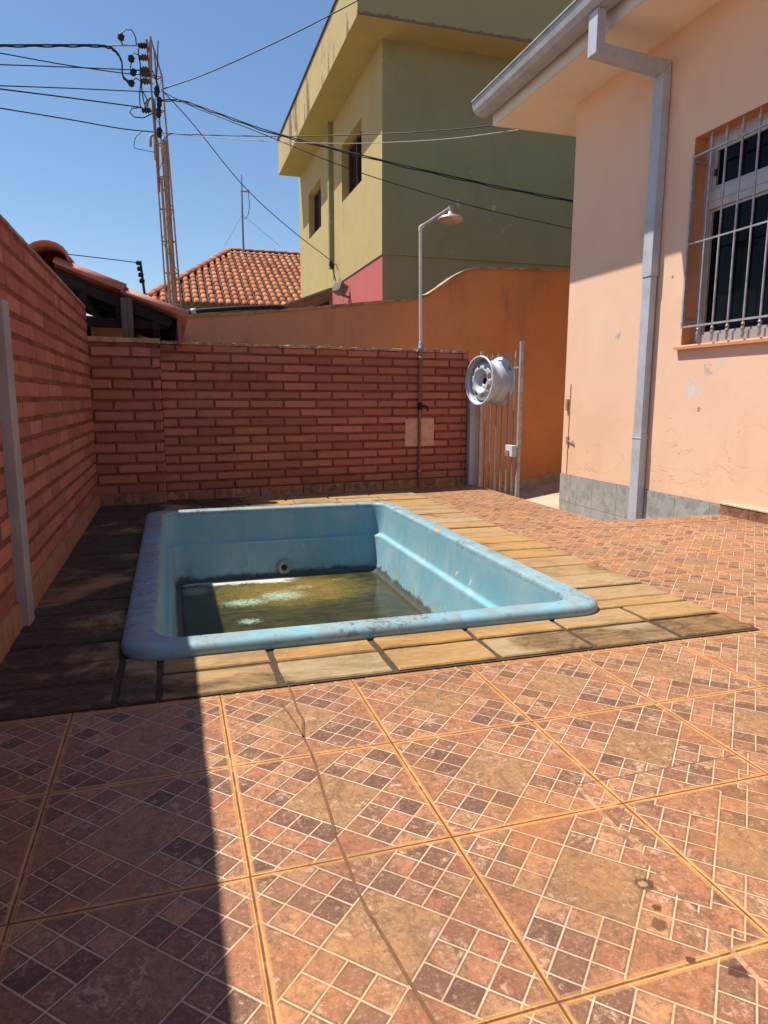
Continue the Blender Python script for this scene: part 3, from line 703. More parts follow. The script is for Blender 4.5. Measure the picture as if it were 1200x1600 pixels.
# ------------------------------------------------------------------ roof tiles helper
def barrel(mb, p, d, n_, r0_, r1_, ln, th=.012, seg=7):     # half-round tile: start p, direction d down the slope, n_ up-normal
    d = Vector(d).normalized(); n_ = Vector(n_).normalized(); s_ = d.cross(n_).normalized(); vs = []
    for (t, r) in ((0, r0_), (ln, r1_)):
        for q in range(seg+1):
            a = math.pi*q/seg; vs.append(Vector(p)+d*t+s_*math.cos(a)*r+n_*math.sin(a)*r*.8)
        for q in range(seg+1):
            a = math.pi*q/seg; vs.append(Vector(p)+d*t+s_*math.cos(a)*(r-th)+n_*(math.sin(a)*(r-th)*.8))
    m = seg+1; fs = []
    for q in range(seg):
        fs += [(q, q+1, 2*m+q+1, 2*m+q), (m+q, 2*m+m+q, 2*m+m+q+1, m+q+1), (q, m+q, m+q+1, q+1), (2*m+q, 2*m+q+1, 3*m+q+1, 3*m+q)]
    fs += [(0, 2*m, 3*m, m), (seg, m+seg, 3*m+seg, 2*m+seg)]
    mb.add(vs, fs, True)

# tiled shed roof over the corner pier
RXr, RZr, EXe, EZe, FY, BY = -.80, 1.575, .015, 1.262, 4.075, 6.35
sr = thing('shed_roof', (-.8, 5.2, 1.1), 'low clay tiled shed roof with dark timbers above the corner brick pier', 'roof')
dr = Vector((EXe-RXr, 0, EZe-RZr)).normalized(); nr = Vector((-dr.z, 0, dr.x)); sl = math.hypot(EXe-RXr, EZe-RZr)
dl = Vector((-dr.x, 0, dr.z)); nl = Vector((dr.z, 0, dr.x))
tb = MB(); yy = FY+.055; ci = 0
while yy < BY:
    for d_, nn in ((dr, nr), (dl, nl)):
        for k in range(2):
            barrel(tb, Vector((RXr, yy, RZr))+d_*(.02+k*(sl-.44))+nn*(.030-.012*k+.0), d_, nn, .062, .075, .45, .014)
        for k in range(2):                                 # pan tiles between
            if yy+.08 < BY: barrel(tb, Vector((RXr, yy+.085, RZr))+d_*(.02+k*(sl-.44))+nn*(.052-.012*k), d_, -nn, .062, .055, .45, .012)
    yy += .17
mesh('tiles', tb, CLAYP, sr)
rg = MB(); yy = FY-.03
while yy < BY:
    barrel(rg, (RXr, yy, RZr+.045), (0,1,-.02), (0,0,1), .135, .115, .36, .016, 9); yy += .33
mesh('ridge_cap', rg, CLAYP, sr)
ud = MB()
for d_, nn in ((dr, nr), (dl, nl)):
    a = Vector((RXr, FY+.03, RZr)); b = a+d_*(sl-.03)
    ud.hexa([a-nn*.012, b-nn*.012, b-nn*.012+Vector((0,BY-FY-.05,0)), a-nn*.012+Vector((0,BY-FY-.05,0)), a-nn*.002, b-nn*.002, b-nn*.002+Vector((0,BY-FY-.05,0)), a-nn*.002+Vector((0,BY-FY-.05,0))])
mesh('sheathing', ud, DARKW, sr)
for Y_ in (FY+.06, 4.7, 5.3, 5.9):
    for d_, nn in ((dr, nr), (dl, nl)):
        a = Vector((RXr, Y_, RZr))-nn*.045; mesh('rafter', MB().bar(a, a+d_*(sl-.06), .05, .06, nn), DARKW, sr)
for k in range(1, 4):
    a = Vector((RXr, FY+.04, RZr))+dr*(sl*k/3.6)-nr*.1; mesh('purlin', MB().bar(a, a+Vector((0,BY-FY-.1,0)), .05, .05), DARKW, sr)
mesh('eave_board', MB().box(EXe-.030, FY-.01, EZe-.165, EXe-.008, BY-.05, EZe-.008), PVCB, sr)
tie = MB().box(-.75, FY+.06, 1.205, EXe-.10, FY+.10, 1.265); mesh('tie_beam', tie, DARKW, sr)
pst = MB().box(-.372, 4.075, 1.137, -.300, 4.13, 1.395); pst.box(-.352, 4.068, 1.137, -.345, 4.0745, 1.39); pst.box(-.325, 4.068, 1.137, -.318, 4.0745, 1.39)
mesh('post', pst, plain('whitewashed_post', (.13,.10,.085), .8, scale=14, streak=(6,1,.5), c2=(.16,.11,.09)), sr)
mesh('dark_backing', MB().box(-1.7, BY-.05, -.3, EXe-.06, BY-.02, 1.5), DARKW, sr)  # added dark sheet, stands in for the unlit space under the shed roof
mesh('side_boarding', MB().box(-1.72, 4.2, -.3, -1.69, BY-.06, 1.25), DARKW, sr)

# ------------------------------------------------------------------ peach house on the right
HX = 3.302; HYB = 4.525; EZ = 3.185
hs_ = thing('peach_house', (5.5, 0, -.33), 'peach rendered single storey house with white eave and grey gutter', 'house')
def wall_holes(u0, u1, v0, v1, holes, pos, depth):       # wall facing -X at x=pos: (u = y, v = z), reveals go +X by depth
    us = sorted({u0, u1}|{h[0] for h in holes}|{h[1] for h in holes}); vs_ = sorted({v0, v1}|{h[2] for h in holes}|{h[3] for h in holes})
    m = MB(); rv = MB()
    for i in range(len(us)-1):
        for j in range(len(vs_)-1):
            cu, cv = (us[i]+us[i+1])/2, (vs_[j]+vs_[j+1])/2
            if any(h[0] < cu < h[1] and h[2] < cv < h[3] for h in holes): continue
            m.add([(pos,us[i],vs_[j]),(pos,us[i+1],vs_[j]),(pos,us[i+1],vs_[j+1]),(pos,us[i],vs_[j+1])], [(0,3,2,1)])
    for h in holes:
        c = [(h[0],h[2]),(h[1],h[2]),(h[1],h[3]),(h[0],h[3])]
        for k in range(4):
            a, b = c[k], c[(k+1) % 4]
            rv.add([(pos,a[0],a[1]),(pos,b[0],b[1]),(pos+depth,b[0],b[1]),(pos+depth,a[0],a[1])], [(0,1,2,3)])
    return m, rv
WIN = (1.62, 3.072, 1.10, 2.432)
m1, rv = wall_holes(-4.5, HYB, -.6, EZ, [WIN], HX, .16)
m1.add([(HX,HYB,-.6),(9,HYB,-.6),(9,HYB,EZ),(HX,HYB,EZ)], [(0,1,2,3)]); m1.add([(9,HYB,-.6),(9,-4.5,-.6),(9,-4.5,EZ),(9,HYB,EZ)], [(0,1,2,3)])
m1.add([(HX,-4.5,-.6),(9,-4.5,-.6),(9,-4.5,EZ),(HX,-4.5,EZ)], [(0,1,2,3)])
mesh('wall', m1, PEACH, hs_)
dd = MB().box(HX-.008, 2.585, -.6, HX-.0005, HYB+.004, .062); dd.box(HX-.0004, HYB+.0006, -.6, 9, HYB+.008, .062)
mesh('stone_tile_dado', dd, GREYT, hs_)
s0 = 2.58; skb = MB(); skt = MB()
while s0 > -3:
    skb.box(HX-.022, s0-.238, .0005, HX-.0005, s0-.002, .066); skt.box(HX-.026, s0-.239, .0665, HX-.0005, s0-.001, .076); s0 -= .24
skr = mesh('skirting', skb, MOSY, hs_); mesh('skirting_cap', skt, plain('pale_grout_cap', (.62,.50,.38), .8, scale=20), skr)
# window with its grille
wo = mesh('window_reveal', rv, REVEAL, hs_)
fr = MB(); FXX = HX+.115; a0, a1, b0, b1 = WIN[0]+.001, WIN[1]-.001, WIN[2]+.001, WIN[3]-.001
def frame_box(m, y0, y1, z0, z1, t, x0, x1):
    m.box(x0, y0, z0, x1, y1, z0+t); m.box(x0, y0, z1-t, x1, y1, z1); m.box(x0, y0, z0+t, x1, y0+t, z1-t); m.box(x0, y1-t, z0+t, x1, y1, z1-t)
frame_box(fr, a0, a1, b0, b1, .065, FXX-.02, HX+.159); fr.box(FXX-.025, a0+.066, 1.975, FXX+.03, a1-.066, 2.085)
fr.box(FXX-.030, a0+.066, 2.02, FXX-.0255, a1-.066, 2.028)
win = mesh('window', fr, ALUF, hs_)
st_ = MB(); ym = (a0+a1)/2
for (y0, y1) in ((a0+.066, a1-.066),):
    frame_box(st_, y0, y1, 1.167, 1.974, .016, FXX-.010, FXX+.018); frame_box(st_, y0, y1, 2.086, 2.365, .03, FXX-.010, FXX+.018)
mesh('sash', st_, ALUF, win)
mesh('pane', MB().box(FXX+.006, a0+.03, 1.14, FXX+.010, a1-.03, 2.38), GLASS, win)
lt = MB().box(FXX-.03, 2.955, 2.175, FXX-.021, 2.975, 2.215); mesh('catch', lt, BLACK, win)
sl_ = MB(); sl_.hexa([(HX-.030,WIN[0]-.03,1.070),(HX+.12,WIN[0]-.03,1.074),(HX+.12,WIN[1]+.035,1.074),(HX-.030,WIN[1]+.035,1.070),(HX-.030,WIN[0]-.03,1.088),(HX+.12,WIN[0]-.03,1.1005),(HX+.12,WIN[1]+.035,1.1005),(HX-.030,WIN[1]+.035,1.088)])
mesh('window_sill', sl_, REVEAL, hs_)
gr = thing('window_grille', (HX, 2.4, 1.12), 'grey wrought iron window grille with spear heads on the peach house', 'window grille')
GX = HX-.012
gf_ = MB().box(GX-.006, 1.66, 2.300, GX+.006, 3.052, 2.312); gf_.box(GX-.006, 1.66, 1.212, GX+.006, 3.052, 1.224); gf_.box(GX-.006, 1.66, 1.752, GX+.006, 3.052, 1.762)
gf_.box(GX-.006, 3.0525, 1.212, GX+.014, 3.068, 2.312); gf_.box(GX-.006, 1.64, 1.212, GX+.014, 1.6595, 2.312)
gf_.box(GX+.0145, 3.050, 2.27, GX+.10, 3.066, 2.285); gf_.box(GX+.0145, 3.050, 1.25, GX+.10, 3.066, 1.265)
mesh('frame', gf_, STEELL, gr)
Y_ = 2.905
while Y_ > 1.7:
    b_ = MB().tube([(GX,Y_,1.19),(GX,Y_,2.335)], .0068, 8)
    b_.lathe([(.0075,2.33),(.011,2.336),(.011,2.342),(.007,2.346),(.013,2.352),(.012,2.368),(.0055,2.395),(.0005,2.42)], (GX,Y_,0), (0,0,1), 8)
    b_.lathe([(.0075,1.20),(.012,1.195),(.012,1.188),(.007,1.184),(.012,1.172),(.013,1.160),(.008,1.150),(.012,1.135),(.009,1.118),(.006,1.110),(.001,1.104)], (GX,Y_,0), (0,0,1), 8)
    mesh('spear_bar', b_, STEELL, gr); Y_ -= .1275
# eave
RYB = 5.17; EXO = 2.862
ev = MB().box(EXO, -4.5, EZ, 9.3, RYB, EZ+.03); mesh('soffit', ev, SOFF, hs_)
fa = MB().box(EXO-.022, -4.5, EZ-.001, EXO-.0005, RYB+.02, EZ+.175); fa.box(EXO, RYB+.0005, EZ-.001, 9.3, RYB+.02, EZ+.175); mesh('fascia', fa, WHITE, hs_)
rf = MB(); rf.prism([(EXO-.10,-4.5,EZ+.185),(9.3,-4.5,EZ+.185),(6.0,-4.5,EZ+1.0)], (0,1,0), 4.5+RYB+.02); mesh('roof', rf, CLAY, hs_)
gt = MB(); gpf = [(2.835,.105),(2.835,.055),(2.815,.020),(2.780,.002),(2.735,.0),(2.690,.012),(2.660,.045),(2.650,.085),(2.650,.118),(2.636,.118),(2.636,.128),(2.658,.128),(2.662,.120),(2.662,.088),(2.670,.052),(2.695,.024),(2.735,.012),(2.778,.014),(2.806,.030),(2.823,.060),(2.823,.105)]
gt.prism([(x, RYB+.05, EZ+.066+z) for x, z in gpf], (0,-1,0), 9.6)
gt.prism([(x, RYB+.052, EZ+.066+z) for x, z in gpf[:9]+[(2.66,.12),(2.83,.105)]], (0,-1,0), .004)
mesh('gutter', gt, GUT, hs_)
# downpipe
dp = MB(); px0, px1, py0, py1 = 3.232, 3.292, 3.345, 3.445
dp.box(px0, py0, -.33, px1, py1, .48); dp.box(px0-.003, py0-.003, .44, px1+.003, py1+.003, .452)
dp.box(px0+.003, py0+.003, .4805, px1-.003, py1-.003, 1.60); dp.box(px0-.002, py0-.002, 1.60, px1+.002, py1+.002, 2.93)
dp.hexa([(px0,py0,2.931),(px1,py0,2.931),(px1,py1,2.931),(px0,py1,2.931),(px0-.0,py0,2.935),(px1,py0,3.01),(px1,py1,3.01),(px0,py1,2.935)])
dp.hexa([(2.70,py0,2.985),(px0-.001,py0,2.935),(px0-.001,py1,2.935),(2.70,py1,2.985),(2.70,py0,3.055),(px1,py0,3.012),(px1,py1,3.012),(2.70,py1,3.055)])
dp.box(2.695, py0-.001, 2.984, 2.760, py1+.001, 3.252)
mesh('downpipe', dp, PIPEG, hs_, bevel=.004)
# small catch and conduit at the corner of the house
cn = MB().tube([(HX-.002,4.435,.07),(HX-.002,4.43,.60),(HX-.002,4.425,.86)], .005, 6); mesh('conduit', cn, plain('orange_painted_conduit', (.62,.25,.12), .6), hs_)
hb = MB().box(HX-.020, 4.445, .63, HX-.001, 4.475, .73); mesh('hinge', hb, RUST, hs_)
hb = MB().box(HX-.016, 4.42, .335, HX-.001, 4.45, .40); hb.tube([(HX-.01,4.42,.362),(HX-.012,4.33,.352)], .005, 6); hb.tube([(HX-.012,4.34,.372),(HX-.012,4.345,.335)], .004, 6); mesh('latch', hb, RUST, hs_)

# ------------------------------------------------------------------ two storey olive and yellow house
BX, BYY, BZ = 2.640, 8.0, 5.14
th_ = thing('two_storey_house', (5.6, 11, -.6), 'tall two storey house, yellow on its sunny side and olive green in front', 'house')
W1 = (8.99, 10.17, 3.76, 4.587); W2 = (11.74, 12.873, 3.765, 4.58)
m1, rv = wall_holes(BYY, 13.85, 2.585, BZ, [W1, W2], BX, .22); lab(mesh('wall', m1, YELLOW, th_), 'yellow upper side wall'); 
for Wn in (W1, W2):
    _, rv = wall_holes(Wn[0]-.1, Wn[1]+.1, Wn[2]-.1, Wn[3]+.1, [Wn], BX, .22); mesh('window_reveal', rv, YELLOW, th_)
mesh('wall', MB().box(BX+.012, BYY+.02, -.6, BX+.05, 13.84, 2.584) if False else MB().add([(BX+.012,BYY+.02,-.6),(BX+.012,11.0,-.6),(BX+.012,11.0,2.585),(BX+.012,BYY+.02,2.585)], [(0,1,2,3)]), PINK, th_)['label'] = 'pink lower side wall'
mesh('wall', MB().add([(BX,11.0,-.6),(BX,13.85,-.6),(BX,13.85,2.585),(BX,11.0,2.585)], [(0,1,2,3)]).add([(BX,11.0,-.6),(BX+.012,11.0,-.6),(BX+.012,11.0,2.585),(BX,11.0,2.585)], [(0,1,2,3)]), YELLOW, th_)
mo = MB(); mo.add([(BX,BYY,2.585),(9.5,BYY,2.585),(9.5,BYY,BZ),(BX,BYY,BZ)], [(0,1,2,3)]); mo.add([(BX,BYY,2.585),(9.5,BYY,2.585),(9.5,BYY+.03,2.585),(BX,BYY+.03,2.585)], [(0,1,2,3)])
mo.add([(BX,13.85,-.6),(9.5,13.85,-.6),(9.5,13.85,BZ),(BX,13.85,BZ)], [(0,1,2,3)]); mo.add([(9.5,BYY,-.6),(9.5,13.85,-.6),(9.5,13.85,BZ),(9.5,BYY,BZ)], [(0,1,2,3)])
lab(mesh('wall', mo, OLIVE, th_), 'olive upper front wall')
mesh('wall', MB().add([(BX+.012,BYY+.02,-.6),(9.5,BYY+.02,-.6),(9.5,BYY+.02,2.585),(BX+.012,BYY+.02,2.585)], [(0,1,2,3)]), OLIVE2, th_)['label'] = 'paler olive lower front wall'
OX, OYY, OZ = 2.205, 7.56, 5.775
m = Mat('mildewed_yellow_parapet', .85, 0, .2)
mld = (m.noise(5, 6, .75, (1, 1, .45), .6)+m.noise(2.2, 3, .5, (1, 1, .2), off=8).ramp(.45, .7)*.26*m.y.gt(7.6)+(m.z.ramp(5.14, 5.22).inv())*.30*m.y.lt(7.6)).ramp(.62, .72)
c = m.mix(m.noise(1.4, 5, .6).ramp(.35, .7), (.46, .365, .17), (.40, .32, .15)); c = m.mix(m.y.lt(7.565)*1.0, c, (.27, .27, .14)); c = m.mix(mld*.8, c, (.14, .085, .06)); m.base(c)
pa_ = MB().box(OX, OYY, BZ+.001, 9.9, 13.72, OZ); mesh('parapet', pa_, m.m, th_)
mesh('parapet_cap', MB().box(OX-.02, OYY-.02, OZ+.001, 9.9, 13.74, OZ+.03), plain('dark_roof_edge', (.06,.045,.04), .9), th_)
mesh('soffit', MB().box(OX+.002, OYY+.002, BZ-.004, 9.9, 13.70, BZ), plaster('soffit_render', (.42, .37, .16), (.37, .33, .15), None, .1), th_)
for Wn in (W1, W2):
    y0, y1, z0, z1 = Wn; ym = y0+(y1-y0)*.53
    f_ = MB(); frame_box(f_, y0+.001, y1-.001, z0+.001, z1-.001, .045, BX+.13, BX+.18); wd = mesh('window', f_, SHUT, th_)
    mesh('opening', MB().box(BX+.165, y0+.046, z0+.046, BX+.17, y1-.046, z1-.046), DARKIN, wd)
    s_ = MB(); z = z0+.055
    s_.box(BX+.10, ym, z0+.046, BX+.125, ym+.035, z1-.046); s_.box(BX+.10, y1-.082, z0+.046, BX+.125, y1-.047, z1-.046)
    while z < z1-.08:
        s_.hexa([(BX+.098,ym+.036,z),(BX+.125,ym+.036,z+.022),(BX+.125,y1-.083,z+.022),(BX+.098,y1-.083,z),(BX+.098,ym+.036,z+.006),(BX+.125,ym+.036,z+.028),(BX+.125,y1-.083,z+.028),(BX+.098,y1-.083,z+.006)]); z += .045
    mesh('shutter', s_, SHUT, wd)
mesh('downpipe', MB().box(BX-.075, 10.76, 2.87, BX-.001, 10.86, BZ-.005), OLIVE, th_)
fl_ = thing('floodlight', (BX-.05, 9.75, 2.35), 'small grey floodlight mounted on the pink part of the two storey house', 'lamp')
q = MB(); c0 = Vector((BX-.13, 9.80, 2.40)); ax = Vector((-.75,-.3,.35)).normalized()
q.bar(c0-ax*.075, c0+ax*.075, .20, .15); mesh('housing', q, LAMPG, fl_, bevel=.012)
mesh('bracket', MB().tube([(BX+.01,9.75,2.27),(BX-.10,9.77,2.30),c0-Vector((0,0,.05))], .018, 8), LAMPG, fl_)
cc_ = MB().tube([at(517,407,10.4), at(518,414,10.4), at(520,421,10.4)], [.02,.045,.015], 8); cc_.tube([at(520,421,10.4), at(523,432,10.45), at(525,440,10.45)], .008, 6); cc_.tube([at(519,416,10.4), at(525,412,10.45), at(527,420,10.5)], .007, 6)
tag(mesh('cable_clamp', cc_, WIRE), 'black drop cable clamp hanging on the yellow house wall', 'cable clamp')
# brown lean-to edge at the foot of the yellow wall
le = thing('lean_to_roof', tuple(at(480,470,10.9)), 'brown timber edged lean-to roof against the foot of the yellow house', 'roof')
a = at(517,449,11.0); b = at(415,485.5,11.0)
mesh('roof_board', MB().prism([a, b, b+Vector((0,0,-.03)), a+Vector((0,0,-.03))], (0,1,0), 2.6), OLIVE2, le)
mesh('barge_board', MB().prism([a+Vector((0,-.02,-.031)), b+Vector((0,-.02,-.031)), b+Vector((.1,-.02,-.13)), a+Vector((0,-.02,-.21))], (0,1,0), .03), WOODB, le)
mesh('under_roof_shade', MB().prism([a+Vector((-.02,.05,-.22)), b+Vector((.1,.05,-.14)), b+Vector((.1,.05,-.9)), a+Vector((-.02,.05,-.9))], (0,1,0), .03), plain('dark_red_shade', (.12,.03,.03), .9), le)  # upright dark sheet, its colour painting the shade below the lean-to

# piece of clay roof behind the orange wall
cr = MB()
p0 = at(694,447,6.9); p1 = at(636,471,6.9); dd_ = (p1-p0).normalized(); 
for r_ in range(2):
    for k in range(5):
        s0_ = p0+Vector((0,.16*r_+.05,.02*r_-.05))+dd_*(.125*k); barrel(cr, s0_, dd_, Vector((-dd_.z*1, 0, dd_.x)) if dd_.x > 0 else Vector((dd_.z, 0, -dd_.x)), .040, .046, .15, .010)
cr.prism([p0+Vector((0,0,-.04)), p1+Vector((0,0,-.04)), p1+Vector((0,0,-.3)), p0+Vector((0,0,-.3))], (0,1,0), .8)
tag(mesh('clay_tile_roof', cr, CLAY), 'small strip of orange clay tiles peeping above the curve of the wall', 'roof')

# ------------------------------------------------------------------ far house with tiled hip roof
fh = thing('tiled_house', (3.5, 22, -.6), 'distant yellow house with a hipped orange clay tile roof', 'house')
EY = 18.0; EZ2 = at(281,470,EY).z; ex0 = at(228,470,EY).x; RY = 22.6
rp = at(358,394,RY); ex1 = 9.5
slopev = Vector((0, EY-RY, EZ2-rp.z)); sln = slopev.length; sd_ = slopev.normalized(); sn = Vector((0, -sd_.z, sd_.y)); sn = sn if sn.z > 0 else -sn
ft = MB(); pitchx = .205; rows = int(sln/.355)+1
x = ex0
while x < 6.0:
    for r_ in range(rows):
        t = r_*.355; p = Vector((x, RY, rp.z))+sd_*t
        f_ = t/sln; hipx = rp.x+(ex0-rp.x)*f_
        if x < hipx-.05: continue
        barrel(ft, p+sn*.03+Vector((rnd.uniform(-.008,.008),0,0)), sd_, sn, .068, .084, .40, .02, 6)
    x += pitchx
fp = MB(); fp.add([(rp.x,RY,rp.z),(9.5,RY,rp.z),(9.5,EY,EZ2),(ex0,EY,EZ2)], [(0,1,2,3)]); fp.add([(rp.x,RY,rp.z),(ex0,EY,EZ2),(ex0,RY+4.6,EZ2)], [(0,1,2)])
fp.add([(rp.x,RY,rp.z),(9.5,RY,rp.z),(9.5,RY+4.6,EZ2),(ex0,RY+4.6,EZ2)], [(0,1,2,3)])
roof = mesh('roof', fp, plain('dark_tile_valley', (.12,.055,.035), .9), fh); mesh('tiles', ft, CLAY, roof)
hp = MB(); a = Vector((ex0,EY,EZ2)); b = rp; nseg = int((a-b).length/.38)
for i in range(nseg): barrel(hp, a.lerp(b, i/nseg)+Vector((0,0,.05)), (b-a), (0,0,1), .12, .11, .42, .02, 6)
for i in range(14): barrel(hp, rp+Vector((i*.37,0,.05)), (1,0,0), (0,0,1), .12, .11, .42, .02, 6)
mesh('ridge_cap', hp, CLAY, roof)
mesh('fascia', MB().box(ex0-.02, EY-.02, EZ2-.19, 9.5, EY+.03, EZ2-.005), ZINC, fh)
mesh('wall', MB().box(ex0+.5, EY+.6, -.6, 9.3, RY+4, EZ2-.1), FARYEL, fh)
mesh('soffit', MB().box(ex0, EY+.031, EZ2-.19, 9.5, EY+.6, EZ2-.17), ZINC, fh)
mesh('bracket', MB().box(at(296,478,EY).x, EY+.05, EZ2-.62, at(303,478,EY).x, EY+.59, EZ2-.192), ZINC, fh)

# antenna mast
am = thing('antenna_mast', tuple(at(380,392,21.5)), 'thin television antenna mast rising behind the tiled roof ridge', 'antenna')
mesh('mast', MB().tube([at(380.5,394,21.5), at(378.5,330,21.5), at(377.5,273,21.5)], [.035,.03,.015], 8), STEEL, am)
mesh('crossarm', MB().tube([at(376,299,21.5), at(389,299,21.5)], .022, 6).tube([at(388,296,21.5), at(388,303,21.5)], .018, 6).tube([at(384,297,21.5), at(384,301,21.5)], .014, 6), RUST, am)
mesh('lead', MB().tube([at(388,303,21.5), at(390,320,21.5), at(388,335,21.5), at(384,342,21.5), at(380,340,21.5)], .010, 5), WIRE, am)
for i, (x_, y_) in enumerate(((352,383), (438,385))):
    mesh('guy_wire', MB().tube([at(378.5,335,21.5), at(x_,y_,21.5)], .006, 4), STEEL, am)

# electric fence post
fpz = thing('electric_fence_post', tuple(at(225,455,8.0)), 'short black electric fence post with insulators behind the shed roof', 'fence post')
mesh('rod', MB().tube([at(226,460,8.0), at(219,408,8.0)], .017, 6), WIRE, fpz)
for k in range(4):
    c = at(218.2+k*1.8, 411+k*9.5, 8.0); mesh('insulator', MB().lathe([(0,-.03),(.022,-.03),(.03,-.01),(.022,.0),(.03,.015),(.02,.03),(0,.03)], c+Vector((-.012,0,0)), (-1,0,.15), 10), BLACK, fpz)

# ------------------------------------------------------------------ lattice service pole
PY = 9.0
def pp_(x, y, Y=PY): return at(x, y, Y)
po = thing('utility_pole', (at(280,600,PY).x, PY, -.6), 'slender rusty lattice steel service pole carrying insulators and cables', 'utility pole')
base_c = Vector((at(272,484,PY).x, PY, at(272,484,PY).z)); top_c = at(240,66,PY)
ax_ = (top_c-base_c); b0_ = base_c+ax_*((-.6-base_c.z)/ax_.z)
def polept(t, dx, dy): return b0_.lerp(top_c, t)+Vector((dx, dy, 0))
w0, w1 = .115, .07
offs = [(-1,-.5),(1,-.5),(0,1)]
for (dx, dy) in offs: mesh('leg', MB().tube([polept(0,dx*w0,dy*w0), polept(.93,dx*w1,dy*w1)], .0125, 6), RUST, po)
mesh('top_bracket', MB().tube([polept(.93,w1,-.5*w1), polept(.985,0,0), polept(1.01,-.035,0)], .012, 6).tube([polept(.93,0,w1), polept(.985,0,0)], .011, 6).tube([polept(1.01,-.035,0), polept(.93,-w1,-.5*w1)], [.02,.028], 6), RUST, po)
nb = 13
lc = MB()
for i in range(nb+1):
    t = .03+.90*i/nb; ww = w0+(w1-w0)*t
    P_ = [polept(t, dx*ww, dy*ww) for dx, dy in offs]
    for k in range(3): lc.tube([P_[k], P_[(k+1) % 3]], .0085, 5)
    if i < nb:
        t2 = .03+.90*(i+1)/nb; w2 = w0+(w1-w0)*t2; q_ = [polept(t2, dx*w2, dy*w2) for dx, dy in offs]
        k = i % 2; lc.tube([P_[k], q_[1-k]], .0045, 4)
mesh('lattice', lc, RUST, po)
cd_ = MB().tube([polept(0,.01,.0), polept(.60,.02,0), polept(.80,.035,0)], .040, 10); cd_.tube([polept(0,-.06,-.02), polept(.72,-.035,-.04)], .018, 8)
mesh('conduit', cd_, plain('tan_conduit', (.42,.31,.22), .7, scale=12, c2=(.30,.2,.14)), po)
g1 = MB().tube([pp_(248,300), pp_(246,222), pp_(243,213), pp_(238,211), pp_(235,215), pp_(235,229)], .019, 8)
g2 = MB().tube([pp_(243,250), pp_(241,160), pp_(238,152), pp_(233,154), pp_(230,160), pp_(229.5,170)], .019, 8)
mesh('gooseneck', g1, RUST, po); mesh('gooseneck', g2, RUST, po)
for (x_, y_, s_, mt) in ((223,71,1.0,BLACK),(225,90,1.05,INSU),(226,109,1.15,INSU),(227,127,1.0,INSU),(229,172,1.0,BLACK),(228,116,.8,INSU)):
    c = pp_(x_, y_, PY-.05); mesh('insulator', MB().lathe([(0,-.06),(.022,-.06),(.040,-.045),(.026,-.03),(.044,-.012),(.028,.004),(.044,.02),(.024,.034),(.03,.05),(0,.052)], c, (1,-.1,.05), 12), mt, po)
    mesh('insulator_pin', MB().tube([c+Vector((.045,0,0)), Vector((pp_(232+(y_-60)*.09,y_).x, PY, c.z))], .011, 6), RUST, po)
mesh('side_rail', MB().tube([pp_(229,62), pp_(236,132)], .018, 6), RUST, po)
for (x_, y_) in ((245,143),(249,160),(248,176),(249,207)): bx = MB(); bx.lathe([(0,-.07),(.02,-.06),(.035,-.03),(.028,0),(.038,.03),(.02,.06),(0,.07)], pp_(x_, y_, PY-.09), (.1,0,1), 8); mesh('cable_joint', bx, BLACK, po)
for (x_, y_, r_) in ((189,58,1.),(205,92,1.1),(208,113,1.1),(205,130,1.)):
    o = mesh('splice', MB().lathe([(0,-.045),(.02,-.04),(.042,-.02),(.036,0),(.044,.02),(.02,.04),(0,.045)], pp_(x_, y_, PY-.1), (.2,0,1), 8), BLACK, po)
jm = MB()
for pts in (((189,63),(192,71),(193,71)), ((188,54),(196,46),(206,47),(212,58),(213,70)), ((205,97),(204,108),(206,113)), ((205,88),(209,82),(216,86),(222,90)), ((206,113),(214,110),(222,110)),
            ((216,76),(217,90),(219,100),(220,112)), ((219,112),(220,130),(218,150),(219,165),(225,173),(236,172)), ((205,130),(212,122),(222,128)), ((221,130),(222,145),(225,160),(229,172)),
            ((240,176),(225,184),(210,183),(203,176),(206,169),(222,168)), ((247,64),(246,100),(244,130)), ((222,142),(230,155),(226,165)), ((238,110),(246,130),(250,145))):
    jm.tube([pp_(a_, b_, PY-.08) for a_, b_ in pts], .0075, 5)
mesh('jumper_wires', jm, WIRE, po)

# ------------------------------------------------------------------ cables
def sagline(P_, n=26):                                  # smooth curve through the points
    P_ = [Vector(p) for p in P_]; out = []
    Q = [P_[0]*2-P_[1]]+P_+[P_[-1]*2-P_[-2]]
    for i in range(1, len(Q)-2):
        for k in range(n):
            t = k/n; a_, b_, c_, d_ = Q[i-1], Q[i], Q[i+1], Q[i+2]
            out.append(.5*((2*b_)+(c_-a_)*t+(2*a_-5*b_+4*c_-d_)*t*t+(3*b_-a_-3*c_+d_)*t**3))
    out.append(P_[-1]); return out
def cable(pts, r, mat, label, n=10, twin=0):
    P_ = sagline([at(x_, y_, Y_) for x_, y_, Y_ in pts], n)
    m = MB().tube(P_, r, 6)
    if twin:
        m2 = [p+Vector((0, .01, -.014+.006*math.sin(i*1.3))) for i, p in enumerate(P_)]; m.tube(m2, r*.8, 6)
    return tag(mesh('cable', m, mat), label, 'cable', 'overhead cables at the service pole')
cable([(-60,69,8.2),(0,70,8.3),(90,70,8.5),(160,71,8.85),(180,79,8.9),(190,96,8.9),(192,118,8.9),(205,130,8.9)], .010, WIRE, 'thick black twin cable from the upper left edge curling down at the pole top', twin=1)
cable([(160,72,8.9),(192,71,8.9),(223,71,8.95)], .009, WIREW, 'short pale wire bridging thick cable to the topmost insulator')
cable([(-60,74,7.5),(0,83,7.7),(100,101,8.3),(190,114,8.9),(226,117,8.95)], .0062, WIRE, 'thin black wire descending from the upper left edge to the third insulator')
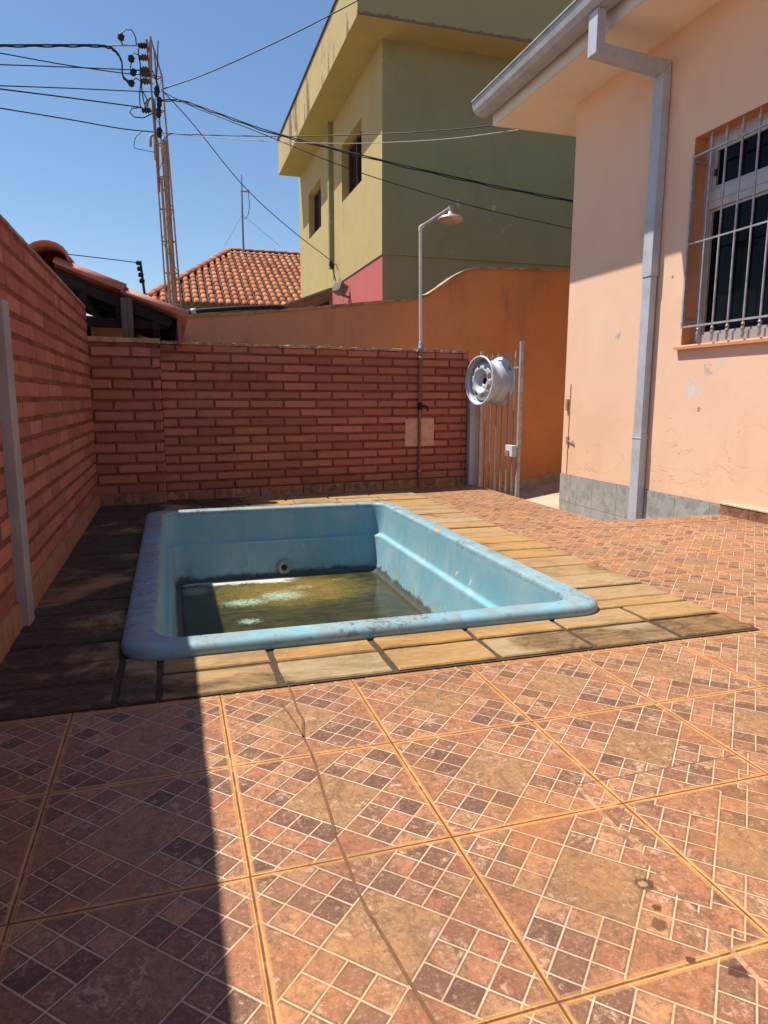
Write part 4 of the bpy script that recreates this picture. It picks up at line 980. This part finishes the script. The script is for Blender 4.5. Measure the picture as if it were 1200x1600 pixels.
cable([(-60,100,7.6),(0,101,7.7),(110,105,8.4),(226,110,8.95)], .0062, WIRE, 'nearly level thin wire on the left just under the descending one')
cable([(-60,133,7.6),(0,134,7.7),(110,138,8.4),(222,143,8.95),(246,143,8.95)], .0062, WIRE, 'thin wire on the left meeting the pole beside its black joints')
cable([(-60,131,7.5),(0,139,7.7),(110,153,8.4),(222,168,8.95)], .0078, WIRE, 'sloping dark wire on the left ending at the lowest black insulator')
cable([(-60,160,7.4),(0,169,7.6),(110,187,8.3),(190,201,8.8),(249,207,9.0)], .0070, WIRE, 'lowest sloping dark wire on the left crossing the middle of pole')
cable([(249,207,9.0),(290,210,8.9),(435,213,8.2),(597,209,7.3),(700,203,6.4),(771,196,5.6),(800,193,5.25)], .0058, WIRE, 'thin dark wire from mid pole across the houses to the white eave')
cable([(249,207,9.0),(300,212,8.8),(420,221,8.1),(520,224,7.5),(597,223,7.1),(700,217,6.3),(810,203,5.25)], .0042, WIREW, 'thin pale wire from mid pole sagging to the corner of white eave')
cable([(252,140,9.0),(330,112,8.7),(450,57,7.9),(560,0,7.2),(640,-45,6.9)], .0070, WIRE, 'dark wire rising steeply rightwards from the pole over the sky')
cable([(252,156,9.0),(285,157,8.9),(340,176,8.6),(435,209,8.1),(597,250,7.4),(750,285,6.9),(893,313,6.5),(960,325,6.3)], .0078, WIRE, 'thick twisted dark cable sagging rightwards across the yellow and olive house', twin=1)
cable([(252,142,9.0),(300,166,8.7),(400,205,8.2),(500,246,7.8),(597,281,7.4),(750,325,6.9),(893,357,6.5),(960,372,6.3)], .0055, WIRE, 'thin dark wire sagging below the thick twisted cable over the house')
cable([(254,142,9.0),(300,192,9.2),(380,290,9.7),(450,355,10.1),(517,407,10.4)], .0060, WIRE, 'thin straight drop wire from the pole down to the yellow wall clamp')
cable([(40,392,7.6),(62,393,7.6),(130,400,7.8),(212,410,8.0),(219,411,8.0)], .0055, WIRE, 'thin fence wire running left from the short black fence post')
cable([(252,222,9.0),(262,212,8.9),(270,208,8.9)], .006, WIRE, 'tiny loop of wire at the right of the pole above the hook')
cable([(222,205,8.95),(212,215,8.95),(210,230,8.95),(222,234,8.95),(242,238,8.95)], .0045, WIRE, 'thin drooping wire loop left of the pole by the hooked tube')

for o in bpy.data.objects:
    if '_o' in o: del o['_o']
